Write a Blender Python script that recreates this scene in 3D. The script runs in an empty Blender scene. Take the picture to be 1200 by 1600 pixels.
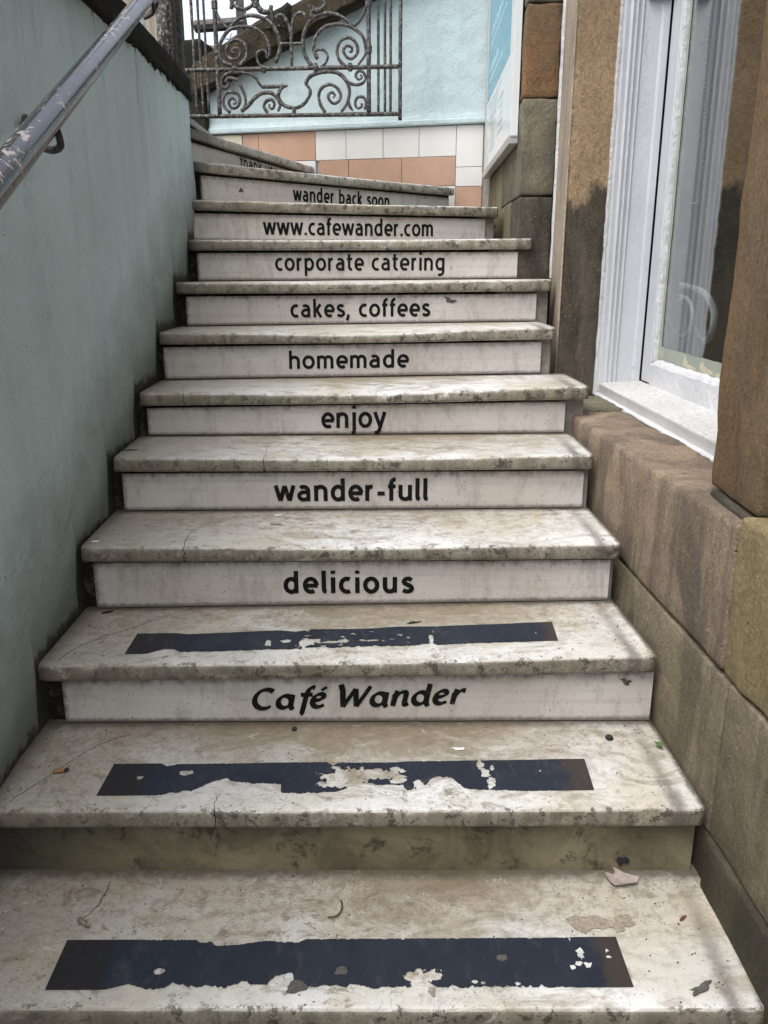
import bpy, bmesh, math, random
from mathutils import Vector, Matrix, noise
from math import radians, sin, cos, pi

random.seed(7)
S = bpy.context.scene
COL = S.collection

# ------------------------------------------------------------------ camera, light, exposure
RISE = 0.165
EYE = 7.05 * RISE
cam = bpy.data.cameras.new('camera')
cam.sensor_fit = 'VERTICAL'; cam.sensor_height = 24.0; cam.lens = 1276 / 1600 * 24.0
cam.clip_start = 0.05; cam.clip_end = 2000
co = bpy.data.objects.new('camera', cam); COL.objects.link(co)
co.location = (0, 0, EYE); co.rotation_euler = (radians(90 - 16.2), 0, 0)
S.camera = co

SUN_EL, SUN_AZ = 64.0, -140.0      # azimuth measured from +Y towards +X
w = bpy.data.worlds.new('World'); S.world = w; w.use_nodes = True
nt = w.node_tree; nt.nodes.clear()
sky = nt.nodes.new('ShaderNodeTexSky'); sky.sky_type = 'NISHITA'; sky.sun_disc = False
sky.sun_elevation = radians(SUN_EL); sky.sun_rotation = radians(SUN_AZ)
sky.air_density = 1.0; sky.dust_density = 4.0; sky.ozone_density = 1.0
bg = nt.nodes.new('ShaderNodeBackground'); bg.inputs['Strength'].default_value = 0.15
hs = nt.nodes.new('ShaderNodeHueSaturation'); hs.inputs['Saturation'].default_value = 0.45
wo = nt.nodes.new('ShaderNodeOutputWorld')
nt.links.new(sky.outputs[0], hs.inputs['Color']); nt.links.new(hs.outputs[0], bg.inputs[0]); nt.links.new(bg.outputs[0], wo.inputs[0])
sl = bpy.data.lights.new('sun', 'SUN'); sl.energy = 1.0; sl.angle = radians(70); sl.color = (1.0, 0.98, 0.95)
so = bpy.data.objects.new('sun', sl); COL.objects.link(so)
d = Vector((sin(radians(SUN_AZ)) * cos(radians(SUN_EL)), cos(radians(SUN_AZ)) * cos(radians(SUN_EL)), sin(radians(SUN_EL))))
so.rotation_euler = d.to_track_quat('Z', 'Y').to_euler()
so.location = (0, 0, 8)
S.view_settings.view_transform = 'Standard'; S.view_settings.look = 'None'
S.view_settings.exposure = 1.27; S.view_settings.gamma = 1.0; S.view_settings.use_curve_mapping = False
S.render.engine = 'CYCLES'
S.cycles.max_bounces = 8; S.cycles.use_denoising = True

# ------------------------------------------------------------------ node helpers
class G:
    def __init__(s, name):
        s.m = bpy.data.materials.new(name); s.m.use_nodes = True
        s.t = s.m.node_tree; s.t.nodes.clear()
        s.out = s.t.nodes.new('ShaderNodeOutputMaterial')
        s.pos = s.t.nodes.new('ShaderNodeNewGeometry').outputs['Position']
        s.nor = s.pos.node.outputs['True Normal']
    def n(s, ty, **k):
        n = s.t.nodes.new(ty)
        for a, b in k.items(): setattr(n, a, b)
        return n
    def set(s, inp, v):
        if v is None: return
        if isinstance(v, bpy.types.NodeSocket): s.t.links.new(v, inp)
        elif isinstance(v, (tuple, list)) and len(v) == 3 and inp.type == 'RGBA': inp.default_value = (*v, 1)
        else: inp.default_value = v
    def scaled(s, sc, rot=(0, 0, 0), vec=None, loc=(0, 0, 0)):
        m = s.n('ShaderNodeMapping'); s.set(m.inputs['Vector'], vec or s.pos)
        m.inputs['Scale'].default_value = sc; m.inputs['Rotation'].default_value = rot; m.inputs['Location'].default_value = loc
        return m.outputs[0]
    def noise(s, sc, det=4, rough=.55, dist=0, vec=None):
        n = s.n('ShaderNodeTexNoise'); s.set(n.inputs['Vector'], vec or s.pos)
        n.inputs['Scale'].default_value = sc; n.inputs['Detail'].default_value = det
        n.inputs['Roughness'].default_value = rough; n.inputs['Distortion'].default_value = dist
        return n.outputs['Fac']
    def voro(s, sc, vec=None, feature='F1', out='Distance'):
        n = s.n('ShaderNodeTexVoronoi', feature=feature); s.set(n.inputs['Vector'], vec or s.pos)
        n.inputs['Scale'].default_value = sc; return n.outputs[out]
    def math(s, op, a, b=None, c=None, clamp=False):
        n = s.n('ShaderNodeMath', operation=op, use_clamp=clamp); s.set(n.inputs[0], a); s.set(n.inputs[1], b)
        if c is not None: s.set(n.inputs[2], c)
        return n.outputs[0]
    def rng(s, v, a, b, c=0., d=1.):
        n = s.n('ShaderNodeMapRange'); s.set(n.inputs[0], v)
        for i, x in enumerate((a, b, c, d)): n.inputs[1 + i].default_value = x
        return n.outputs[0]
    def ridge(s, v, wd):      # thin lines where v crosses .5
        return s.rng(s.math('ABSOLUTE', s.math('SUBTRACT', v, .5)), 0, wd, 1, 0)
    def mix(s, f, a, b, mode='MIX'):
        n = s.n('ShaderNodeMix', data_type='RGBA', blend_type=mode); s.set(n.inputs[0], f)
        s.set(n.inputs[6], a); s.set(n.inputs[7], b); return n.outputs[2]
    def xyz(s, v=None):
        n = s.n('ShaderNodeSeparateXYZ'); s.set(n.inputs[0], v or s.pos); return n.outputs
    def bump(s, h, st=.3, dist=.01, nrm=None):
        n = s.n('ShaderNodeBump'); s.set(n.inputs['Height'], h); n.inputs['Strength'].default_value = st
        n.inputs['Distance'].default_value = dist; s.set(n.inputs['Normal'], nrm); return n.outputs[0]
    def pbr(s, col, rough=.8, nrm=None, metal=0., spec=.5):
        p = s.n('ShaderNodeBsdfPrincipled'); s.set(p.inputs['Base Color'], col); s.set(p.inputs['Roughness'], rough)
        s.set(p.inputs['Metallic'], metal); s.set(p.inputs['Normal'], nrm); p.inputs['Specular IOR Level'].default_value = spec
        s.t.links.new(p.outputs[0], s.out.inputs[0]); return s.m

def mat_tread():
    g = G('worn_marble'); x, y, z = g.xyz()
    ny = g.xyz(g.nor)[1]
    uv = g.xyz(g.n('ShaderNodeUVMap').outputs[0])       # u across the step, v metres back from the nosing
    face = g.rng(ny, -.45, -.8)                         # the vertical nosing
    big = g.noise(2.6, 5, .6, .6)
    c = g.mix(g.rng(big, .40, .60), (.69, .70, .70), (.55, .54, .485))
    c = g.mix(g.rng(g.noise(4.5, 5, .6, .8, g.scaled((1, 1, 1), loc=(9, 3, 0))), .52, .66, 0, .5), c, (.50, .43, .29))
    # cool grey figure of the marble
    v = g.noise(3.2, 7, .65, 1.6, g.scaled((1.5, .6, 1), (0, 0, .6)))
    c = g.mix(g.rng(v, .48, .62, 0, .42), c, (.50, .51, .51))
    v2 = g.ridge(g.noise(2.1, 6, .6, .8, g.scaled((1, .7, 1), (0, 0, .9), loc=(3, 1, 0))), .005)
    c = g.mix(g.math('MULTIPLY', v2, g.rng(big, .4, .6, 0, .6)), c, (.20, .17, .14))
    # trodden dirt: heavy at the back of each tread, polished away at the front
    cl = g.noise(7, 8, .72, 1.2, g.scaled((1, 1.9, 1)))
    back = g.rng(g.math('ADD', uv[1], g.math('MULTIPLY', g.math('SUBTRACT', cl, .5), .45)), .05, .27)
    mid = g.rng(g.math('ABSOLUTE', g.math('ADD', x, .08)), .62, .30, .35, 1)
    dirt = g.math('MULTIPLY', back, mid)
    c = g.mix(g.math('MULTIPLY', dirt, g.rng(g.noise(2.0, 3, .5, 0, g.scaled((1, 1, 1), loc=(1, 5, 2))), .40, .58, .45, 1.0)), c, (.215, .18, .125))
    c = g.mix(g.rng(cl, .51, .62, 0, .65), c, (.30, .26, .20))
    fine = g.noise(38, 8, .8)
    c = g.mix(g.math('MULTIPLY', g.rng(fine, .49, .57, 0, .9), g.rng(back, 0, 1, .10, .8)), c, (.22, .185, .135))
    # scrubbed swirls
    sw = g.ridge(g.noise(13, 4, .55, 4.0, g.scaled((.7, 1.3, 1))), .022)
    sm = g.rng(g.noise(3.1, 3, .5, 0, g.scaled((1, 1, 1), loc=(7, 2, 1))), .42, .58)
    c = g.mix(g.math('MULTIPLY', g.math('MULTIPLY', sw, g.rng(x, .38, .15)), g.math('MULTIPLY', sm, .75)), c, (.17, .135, .095))
    gr = g.noise(170, 4, .75)
    c = g.mix(g.math('MULTIPLY', g.rng(gr, .58, .66, 0, .7), g.rng(g.noise(5, 4, .6), .48, .60)), c, (.12, .10, .08))
    sp = g.voro(55, g.scaled((1, 1.4, 1)))
    spm = g.math('MULTIPLY', g.rng(sp, .10, .14, 1, 0), g.rng(g.noise(11, 2, .5), .56, .58))
    c = g.mix(spm, c, (.04, .035, .03))
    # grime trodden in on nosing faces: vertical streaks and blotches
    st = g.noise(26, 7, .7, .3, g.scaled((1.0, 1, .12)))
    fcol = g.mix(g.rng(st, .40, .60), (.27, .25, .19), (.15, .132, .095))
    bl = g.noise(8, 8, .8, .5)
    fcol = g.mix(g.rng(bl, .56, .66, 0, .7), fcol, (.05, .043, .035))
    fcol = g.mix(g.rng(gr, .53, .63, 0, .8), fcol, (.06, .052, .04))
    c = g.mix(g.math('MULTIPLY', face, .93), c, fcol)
    # black dirt lodged in the chipped arris
    ar = g.rng(g.math('ABSOLUTE', g.math('SUBTRACT', uv[1], .004)), .010, .004)
    c = g.mix(g.math('MULTIPLY', ar, g.rng(g.noise(30, 6, .75, .3), .54, .58, 0, .9)), c, (.06, .05, .04))
    # grime in the front corner near the right end, and along both walls
    rc = g.rng(g.math('ADD', g.math('ABSOLUTE', g.math('SUBTRACT', uv[0], .965)), g.math('MULTIPLY', fine, .05)), .040, .028)
    c = g.mix(g.math('MULTIPLY', rc, g.rng(uv[1], .30, .0, .25, .75)), c, (.10, .085, .075))
    lm = g.rng(g.math('ADD', x, g.math('MULTIPLY', g.math('SUBTRACT', cl, .5), .9)), -.25, -.80)
    c = g.mix(g.math('MULTIPLY', lm, .62), c, (.185, .155, .12))
    ed = g.rng(g.math('ADD', x, g.math('MULTIPLY', fine, .07)), -.70, -.76)
    c = g.mix(g.math('MULTIPLY', ed, .9), c, (.035, .03, .026))
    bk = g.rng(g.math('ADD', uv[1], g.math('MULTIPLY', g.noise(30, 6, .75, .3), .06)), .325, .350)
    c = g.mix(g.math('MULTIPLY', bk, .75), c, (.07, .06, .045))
    bl2 = g.noise(19, 8, .82, .6, g.scaled((1, 1.3, 1), loc=(2, 8, 0)))
    c = g.mix(g.math('MULTIPLY', g.math('MULTIPLY', g.rng(bl2, .555, .60, 0, .75), g.rng(x, .45, .15, .25, 1)), g.rng(face, 1, 0)), c, (.17, .14, .10))
    c = g.mix(g.rng(bl2, .42, .34, 0, .35), c, (.80, .80, .78))
    ed3 = g.rng(g.math('ADD', uv[0], g.math('MULTIPLY', g.noise(40, 5, .75), .016)), .999, 1.006)
    c = g.mix(g.math('MULTIPLY', ed3, .85), c, (.05, .045, .035))
    h = g.math('ADD', g.math('MULTIPLY', fine, .6), g.math('MULTIPLY', cl, .7))
    nb = g.bump(g.math('ADD', h, g.math('MULTIPLY', g.noise(240, 3, .7), .25)), .5, .004)
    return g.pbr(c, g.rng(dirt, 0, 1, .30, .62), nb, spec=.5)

def mat_darkstone():
    g = G('grimy_marble_riser'); x = g.xyz()[0]
    a = g.noise(5, 7, .7, .6)
    c = g.mix(g.rng(a, .40, .60), (.235, .205, .125), (.11, .095, .058))
    sp = g.noise(13, 6, .8, .4)
    c = g.mix(g.rng(sp, .54, .62, 0, .85), c, (.035, .027, .02))
    ring = g.ridge(g.noise(7, 2, .4, 0, g.scaled((1, 1, 1.3))), .02)
    c = g.mix(g.math('MULTIPLY', ring, .25), c, (.07, .05, .04))
    lm = g.rng(g.math('ADD', x, g.math('MULTIPLY', a, .3)), -.35, -.62)  # shade at the left end painted into the riser colour
    c = g.mix(g.math('MULTIPLY', lm, .9), c, (.022, .02, .018))
    nb = g.bump(g.noise(60, 5, .7), .35, .004)
    return g.pbr(c, .6, nb)

def mat_joint():
    g = G('crevice_shade_riser'); x, y, z = g.xyz()
    a = g.noise(9, 7, .7, .4)
    c = g.mix(g.rng(a, .4, .6), (.30, .29, .25), (.17, .155, .125))
    k = g.rng(g.math('ADD', x, g.math('MULTIPLY', a, .04)), .47, .44)
    c = g.mix(k, c, g.mix(g.rng(g.noise(30, 5, .7), .5, .66), (.012, .011, .010), (.07, .062, .052)))  # crevice shade painted black, leaving pale stone only at the right end
    return g.pbr(c, .75, g.bump(g.noise(60, 5, .7), .5, .005), spec=.2)

def mat_panel():
    g = G('riser_board')
    a = g.noise(3, 4, .6, .3)
    c = g.mix(g.rng(a, .35, .65), (.60, .575, .55), (.52, .485, .45))
    st = g.noise(18, 6, .75, .2, g.scaled((1, 1, .35)))
    c = g.mix(g.rng(st, .50, .66, 0, .5), c, (.27, .235, .20))
    hz = g.noise(6, 5, .6, 0, g.scaled((.4, 1, 9)))
    c = g.mix(g.rng(hz, .5, .7, 0, .35), c, (.33, .30, .27))
    d = g.noise(110, 3, .8)
    c = g.mix(g.rng(d, .64, .69, 0, .8), c, (.09, .075, .06))
    sp = g.voro(60); spm = g.math('MULTIPLY', g.rng(sp, .07, .11, 1, 0), g.rng(g.noise(9, 2), .54, .57))
    c = g.mix(spm, c, (.03, .025, .02))
    # darker tone feathering down from the upper edge (UV v runs up the board)
    uv = g.n('ShaderNodeUVMap').outputs[0]; v = g.xyz(uv)
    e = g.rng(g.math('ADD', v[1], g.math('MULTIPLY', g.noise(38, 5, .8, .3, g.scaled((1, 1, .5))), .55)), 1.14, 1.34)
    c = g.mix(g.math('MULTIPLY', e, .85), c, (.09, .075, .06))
    e2 = g.rng(g.math('ADD', v[0], g.math('MULTIPLY', g.noise(60, 5, .8), .035)), .030, .016)
    c = g.mix(g.math('MULTIPLY', e2, .8), c, (.05, .04, .03))
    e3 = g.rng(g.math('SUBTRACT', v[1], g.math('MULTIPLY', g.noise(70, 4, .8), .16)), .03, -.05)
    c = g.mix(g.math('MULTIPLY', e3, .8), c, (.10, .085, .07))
    return g.pbr(c, .55, g.bump(g.noise(70, 4, .7), .18, .002))

def mat_stone(name, c1, c2, dark=None, rough_bump=.5, scale=6, streak=None, green=0., black=None, fine=70):
    g = G(name); x, y, z = g.xyz()
    a = g.noise(scale, 6, .65, .5)
    c = g.mix(g.rng(a, .40, .60), c1, c2)
    if dark:
        b = g.noise(scale * .7, 7, .7, .8, g.scaled((1, 1, .45), loc=(4, 2, 9)))
        c = g.mix(g.rng(b, .47, .62, 0, .9), c, dark)
    if streak:
        st = g.noise(7, 6, .7, .4, g.scaled((1, 1, .2)))
        c = g.mix(g.rng(st, .49, .60, 0, .75), c, streak)
    f = g.noise(fine, 6, .8)
    c = g.mix(g.rng(f, .44, .62, 0, .6), c, g.mix(.5, c1, (.02, .018, .014)))
    if green:
        gm = g.rng(g.math('ADD', z, g.math('MULTIPLY', a, .5)), .72, .25)
        c = g.mix(g.math('MULTIPLY', g.math('MULTIPLY', gm, green), g.rng(g.noise(4, 5, .7, .6), .40, .62, .15, 1)), c, (.095, .095, .045))
    if black is not None:
        bm = g.rng(g.math('ADD', z, g.math('MULTIPLY', g.noise(5, 6, .65, .4, g.scaled((1, 1, .7))), .9)), black + .06, black - .04)
        bc = g.mix(g.rng(g.noise(9, 6, .7, .5, g.scaled((1, 1, .35))), .38, .68), (.05, .048, .047), (.19, .165, .13))
        c = g.mix(bm, c, bc)
    wsp = g.voro(38, g.scaled((1, 1, .45)))
    c = g.mix(g.math('MULTIPLY', g.rng(wsp, .05, .08, 1, 0), g.rng(g.noise(6, 2), .60, .62)), c, (.6, .58, .54))
    gn = g.noise(130, 6, .9)
    c = g.mix(g.rng(gn, .51, .60, 0, .6), c, g.mix(.6, c1, (.015, .012, .01)))
    c = g.mix(g.rng(gn, .46, .39, 0, .30), c, tuple(min(1, v * 1.7) for v in c1))
    pit = g.voro(48, g.scaled((1, 1, 1))); pm = g.math('MULTIPLY', g.rng(pit, .16, .06), g.rng(g.noise(7, 4, .6), .50, .56))
    c = g.mix(g.math('MULTIPLY', pm, .7), c, g.mix(.8, c1, (.01, .01, .01)))
    h = g.math('ADD', g.math('MULTIPLY', g.noise(fine * 2.2, 6, .8), .7), g.math('MULTIPLY', g.noise(26, 5, .7, .5), 1.3))
    h = g.math('SUBTRACT', h, g.math('MULTIPLY', pm, .8))
    return g.pbr(c, .93, g.bump(h, min(1, rough_bump * 1.4), .018), spec=.2)

def mat_render(name, c1, c2, grime_shade=False, bumps=.25):
    g = G(name); x, y, z = g.xyz()
    a = g.noise(2.2, 5, .6, .4)
    c = g.mix(g.rng(a, .35, .68), c1, c2)
    st = g.noise(7, 6, .65, .2, g.scaled((1.5, 1.5, .22)))
    c = g.mix(g.rng(st, .49, .66, 0, .26), c, tuple(v * .6 for v in c1))
    sp = g.voro(26); c = g.mix(g.math('MULTIPLY', g.rng(sp, .05, .08, 1, 0), g.rng(g.noise(5, 2), .56, .6)), c, (.05, .055, .05))
    if grime_shade:
        # darker band following the slope of the stairs, with a ragged edge
        q = g.math('SUBTRACT', z, g.math('MULTIPLY', g.math('SUBTRACT', y, 1.03), .551))
        q = g.math('ADD', q, g.math('MULTIPLY', g.noise(7, 7, .7, .3), -.34))
        c = g.mix(g.rng(q, .16, -.10, 0, .6), c, (.14, .145, .12))
        q2 = g.math('ADD', z, g.math('MULTIPLY', g.noise(28, 6, .75, 0, g.scaled((1, 1, .4))), .16))
        c = g.mix(g.rng(q2, 1.928, 1.938), c, (.035, .03, .026))
        cr = g.ridge(g.noise(6, 4, .5, .4, g.scaled((1, 1, .12), loc=(0, 2, 0))), .006)
        c = g.mix(g.math('MULTIPLY', cr, g.rng(g.math('ADD', z, g.math('MULTIPLY', a, .8)), 1.9, 2.2, 0, .6)), c, (.10, .12, .11))
    sc = g.noise(20, 7, .8, .8, g.scaled((1, 1, .5)))
    c = g.mix(g.rng(sc, .57, .64, 0, .22), c, tuple(v * .45 for v in c2))
    wp = g.noise(3.5, 6, .7, 1.2); c = g.mix(g.rng(wp, .50, .66, 0, .12), c, tuple(min(1, v * 1.25) for v in c1))
    if grime_shade:
        q3 = g.math('MULTIPLY', g.math('FLOOR', g.math('DIVIDE', g.math('SUBTRACT', y, 1.052), .2997)), .1645)  # crevice shade painted on the wall just above each tread
        q3 = g.math('ADD', g.math('SUBTRACT', z, q3), g.math('MULTIPLY', g.math('SUBTRACT', g.noise(24, 6, .75), .5), -.10))
        c = g.mix(g.rng(q3, .022, .004), c, (.02, .02, .018))
        c = g.mix(g.rng(q3, .12, .01, 0, .45), c, (.09, .09, .075))
    tw = g.noise(9, 5, .6, 2.0, g.scaled((1, 1, .7)))
    h = g.math('ADD', g.math('ADD', g.noise(120, 4, .75), g.math('MULTIPLY', g.noise(14, 4, .6), 1.2)), g.math('MULTIPLY', tw, 2.0))
    return g.pbr(c, .62, g.bump(h, bumps, .008), spec=.4)

def mat_iron(name='weathered_iron', bare=.5):
    g = G(name)
    a = g.noise(45, 5, .7, .3)
    c = g.mix(g.rng(a, .42, .60), (.016, .015, .016), (.06, .055, .052))
    b = g.noise(70, 4, .7)
    c = g.mix(g.rng(b, .53, .58, 0, bare), c, (.32, .305, .275))
    r = g.noise(12, 4, .6); c = g.mix(g.rng(r, .58, .70, 0, .6), c, (.11, .055, .032))
    return g.pbr(c, .6, g.bump(g.noise(90, 4, .7), .7, .006), metal=.1)

def mat_rail():
    g = G('chipped_rail_paint')
    n = g.nor
    a = g.noise(8, 4, .6, .4, g.scaled((1, .4, .4), (radians(29), 0, 0)))
    c = g.mix(g.rng(a, .42, .58), (.024, .016, .018), (.036, .038, .042))
    chip = g.noise(55, 5, .72, .6, g.scaled((1.3, .6, .6)))
    dens = g.rng(g.noise(3.5, 2, .5), .36, .60, .66, .555)
    m = g.math('GREATER_THAN', chip, dens)
    c = g.mix(m, c, (.34, .30, .29))
    rg = g.mix(m, (.24,) * 3, (.6,) * 3)
    s_ = g.pbr(c, g.math('MULTIPLY', g.xyz(rg)[0], 1.0), g.bump(g.math('SUBTRACT', g.noise(60, 3, .6), m), .3, .002), spec=.5)
    p = [n_ for n_ in g.t.nodes if n_.type == 'BSDF_PRINCIPLED'][0]; p.inputs['Coat Weight'].default_value = .25; p.inputs['Coat Roughness'].default_value = .05; p.inputs['Coat IOR'].default_value = 1.45
    return s_

def mat_white(name='white_gloss_paint', col=(.64, .66, .70), bumpy=.3, speck=False):
    g = G(name)
    a = g.noise(6, 4, .6, .3, g.scaled((1, 1, .3)))
    c = g.mix(g.rng(a, .35, .7), col, tuple(v * .86 for v in col))
    d = g.noise(30, 6, .8); c = g.mix(g.rng(d, .64, .72, 0, .6), c, (.35, .34, .33))
    if speck:
        s = g.noise(75, 4, .75, .4); c = g.mix(g.rng(s, .50, .58, 0, .8), c, (.42, .39, .35))
    cr = g.ridge(g.noise(9, 5, .6, 1.2, g.scaled((1, 1, .5))), .004)
    c = g.mix(g.math('MULTIPLY', cr, .45), c, (.3, .3, .3))
    return g.pbr(c, .38, g.bump(g.math('ADD', g.noise(50, 4, .7), g.math('MULTIPLY', g.noise(12, 4, .6), 1.5)), bumpy, .008))

def mat_plain(name, col, rough=.7, metal=0., var=.3, scale=30, bump=.2, spec=.5):
    g = G(name); a = g.noise(scale, 5, .65)
    c = g.mix(g.rng(a, .35, .7), col, tuple(v * (1 - var) for v in col))
    return g.pbr(c, rough, g.bump(g.noise(scale * 3, 4, .7), bump, .003), metal=metal, spec=spec)

def mat_strip():
    g = G('worn_strip_film'); x, y, z = g.xyz()
    a = g.noise(9, 5, .6, .4)
    c = g.mix(g.rng(a, .35, .7), (.014, .019, .031), (.022, .028, .040))
    # dirty charcoal ends where the blue has gone
    lft = g.rng(g.math('ADD', x, g.math('MULTIPLY', g.noise(14, 4, .6), .06)), -.452, -.462)
    c = g.mix(lft, c, (.018, .018, .021))
    rx = g.math('SUBTRACT', x, .405)
    dd = g.math('ADD', g.math('ABSOLUTE', rx), g.math('MULTIPLY', g.noise(25, 5, .7), .09))
    c = g.mix(g.rng(dd, .078, .062, 0, .85), c, (.045, .036, .030))
    sc = g.noise(26, 5, .8, 1.0, g.scaled((1, .5, 1), (0, 0, .5)))
    c = g.mix(g.rng(sc, .54, .66, 0, .5), c, (.06, .062, .07))
    ln = g.voro(30, g.scaled((1, .22, 1), (0, 0, .2)))
    c = g.mix(g.math('MULTIPLY', g.rng(ln, .03, .05, 1, 0), g.rng(g.noise(7, 2), .52, .55)), c, (.35, .35, .34))
    return g.pbr(c, .55, g.bump(g.noise(260, 3, .6), .25, .002), spec=.22)

def mat_glass():
    g = G('window_glass')
    tr = g.n('ShaderNodeBsdfTransparent'); tr.inputs[0].default_value = (.93, .96, .95, 1)
    gl = g.n('ShaderNodeBsdfGlossy'); gl.inputs['Roughness'].default_value = 0.01
    fr = g.n('ShaderNodeFresnel'); g.set(fr.inputs['IOR'], g.rng(g.pos.node.outputs['Backfacing'], 0, 1, 1.55, 1 / 1.55))
    mx = g.n('ShaderNodeMixShader')
    g.t.links.new(g.math('MULTIPLY', fr.outputs[0], 2.3, clamp=True), mx.inputs[0])
    g.t.links.new(tr.outputs[0], mx.inputs[1]); g.t.links.new(gl.outputs[0], mx.inputs[2]); g.t.links.new(mx.outputs[0], g.out.inputs[0])
    return g.m

def mat_letter():
    g = G('scuffed_black_lettering')
    a = g.noise(80, 6, .8, .4)
    c = g.mix(g.rng(a, .60, .66, 0, .6), (.006, .007, .007), (.20, .18, .165))
    c = g.mix(g.rng(g.noise(14, 5, .6), .5, .7, 0, .5), c, (.022, .021, .020))
    return g.pbr(c, .5, None, spec=.12)

M = dict(
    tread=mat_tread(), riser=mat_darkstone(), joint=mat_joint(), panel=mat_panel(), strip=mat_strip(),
    letter=mat_letter(),
    left=mat_render('blue_grey_render', (.60, .755, .79), (.54, .685, .72), True, .8),
    cyan=mat_render('pale_blue_render', (.51, .605, .62), (.45, .55, .57), False, .6),
    coping=mat_stone('black_mossy_coping', (.010, .010, .009), (.022, .021, .014), (.006, .006, .006), .7, 9),
    rake=mat_stone('brown_mossy_coping', (.05, .042, .03), (.115, .085, .052), (.015, .015, .011), .7, 7),
    rakeleft=mat_stone('black_green_stone', (.02, .022, .018), (.04, .045, .025), (.01, .01, .01), .6, 9),
    pil=mat_stone('rough_brown_pilaster', (.78, .54, .33), (.84, .60, .38), (.60, .42, .27), 1.0, 4, None, 0, 1.83, 45),
    pilside=mat_stone('grey_brown_margin', (.38, .32, .25), (.46, .38, .29), (.24, .19, .14), .4, 6),
    orange=mat_stone('orange_sandstone', (.33, .19, .095), (.25, .15, .08), (.20, .155, .10), .9, 5),
    grey=mat_stone('grey_green_sandstone', (.20, .185, .135), (.26, .235, .165), (.11, .10, .078), .5, 4),
    darkgrey=mat_stone('blackened_sandstone', (.10, .09, .072), (.155, .13, .10), (.04, .038, .034), .6, 8),
    apron=mat_stone('brown_apron_stone', (.45, .345, .245), (.30, .235, .175), (.12, .10, .085), .55, 5, (.115, .10, .085), .5),
    lower=mat_stone('damp_lower_stone', (.38, .315, .215), (.26, .215, .155), (.10, .09, .07), .45, 4, (.10, .09, .068), .7),
    ochre=mat_stone('ochre_rough_stone', (.54, .43, .23), (.40, .325, .18), (.22, .18, .11), .9, 5, None, .15),
    pier=mat_stone('brown_window_pier', (.32, .235, .14), (.24, .175, .105), (.14, .105, .07), .8, 7, (.34, .205, .10)),
    plinth=mat_stone('dark_plinth', (.085, .075, .058), (.12, .10, .07), (.04, .036, .03), .4, 6, None, .35),
    olive=mat_stone('olive_stained_stone', (.29, .26, .155), (.21, .19, .115), (.13, .115, .075), .5, 5, (.12, .115, .06)),
    white=mat_white(), sill=mat_white('speckled_white_sill', (.68, .68, .68), .6, True),
    lumpy=mat_white('lumpy_white_paint', (.70, .71, .73), 1.0),
    sillfront=mat_white('grey_white_sill_edge', (.56, .555, .55), .3),
    iron=mat_iron(), irondark=mat_iron('black_iron', .12), postpaint=mat_iron('peeling_white_post', 1.0), rail=mat_rail(),
    tilew=mat_plain('white_tile', (.72, .70, .67), .25, var=.08, scale=5, bump=.03),
    tilet=mat_plain('terracotta_tile', (.50, .31, .215), .45, var=.16, scale=9, bump=.25),
    grout=mat_plain('grey_grout', (.46, .43, .39), .9),
    alu=mat_plain('brushed_aluminium', (.48, .47, .45), .35, metal=.7, var=.1),
    poster=mat_plain('poster_white', (.66, .69, .69), .25, var=.06, scale=4, bump=.02),
    teal=mat_plain('poster_teal', (.10, .31, .41), .25, var=.05, scale=4, bump=.02),
    tealtext=mat_plain('poster_pale_print', (.50, .72, .78), .3, var=.05),
    greytext=mat_plain('poster_grey_print', (.42, .50, .53), .3, var=.05),
    glass=mat_glass(),
    ribbon=mat_plain('grey_ribbon', (.62, .65, .67), .35, var=.2), bead=mat_plain('pale_bead', (.75, .75, .72), .3),
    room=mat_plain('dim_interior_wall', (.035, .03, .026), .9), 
    tape=mat_plain('dull_green_tape', (.36, .40, .33), .4, var=.25, scale=15),
    cream=mat_plain('torn_cream_paper', (.60, .57, .42), .7, var=.2),
    paper=mat_plain('pinkish_paper', (.50, .42, .40), .8, var=.45, scale=60), stain=mat_plain('stuck_brown_residue', (.36, .31, .25), .7, var=.55, scale=110),
    whitepaper=mat_plain('white_scrap', (.8, .8, .8), .7), orangebutt=mat_plain('orange_filter', (.36, .17, .075), .8),
    ash=mat_plain('charred_tip', (.03, .025, .02), .9), tan=mat_plain('tan_filter', (.24, .20, .13), .8),
    leaf=mat_plain('brown_leaf', (.12, .05, .03), .7), darkleaf=mat_plain('black_leaf', (.012, .011, .01), .7),
    green=mat_plain('green_leaf', (.10, .17, .045), .6), gum=mat_plain('old_gum', (.10, .095, .085), .7, var=.5, scale=120),
    fleck=mat_plain('white_flecks', (.62, .63, .62), .7), chip=mat_plain('black_chip', (.012, .014, .022), .6),
    town=mat_plain('cream_ashlar', (.62, .50, .36), .9, var=.12, scale=1.2), townsill=mat_plain('cream_moulding', (.72, .66, .52), .85),
    townglass=mat_plain('pale_reflecting_glass', (.35, .50, .55), .12, var=.4, scale=.8), townroof=mat_plain('slate_roof', (.10, .10, .11), .8),
    ground=mat_stone('grey_paving', (.20, .19, .17), (.26, .245, .22), (.12, .11, .10), .5, 3),
)

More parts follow.
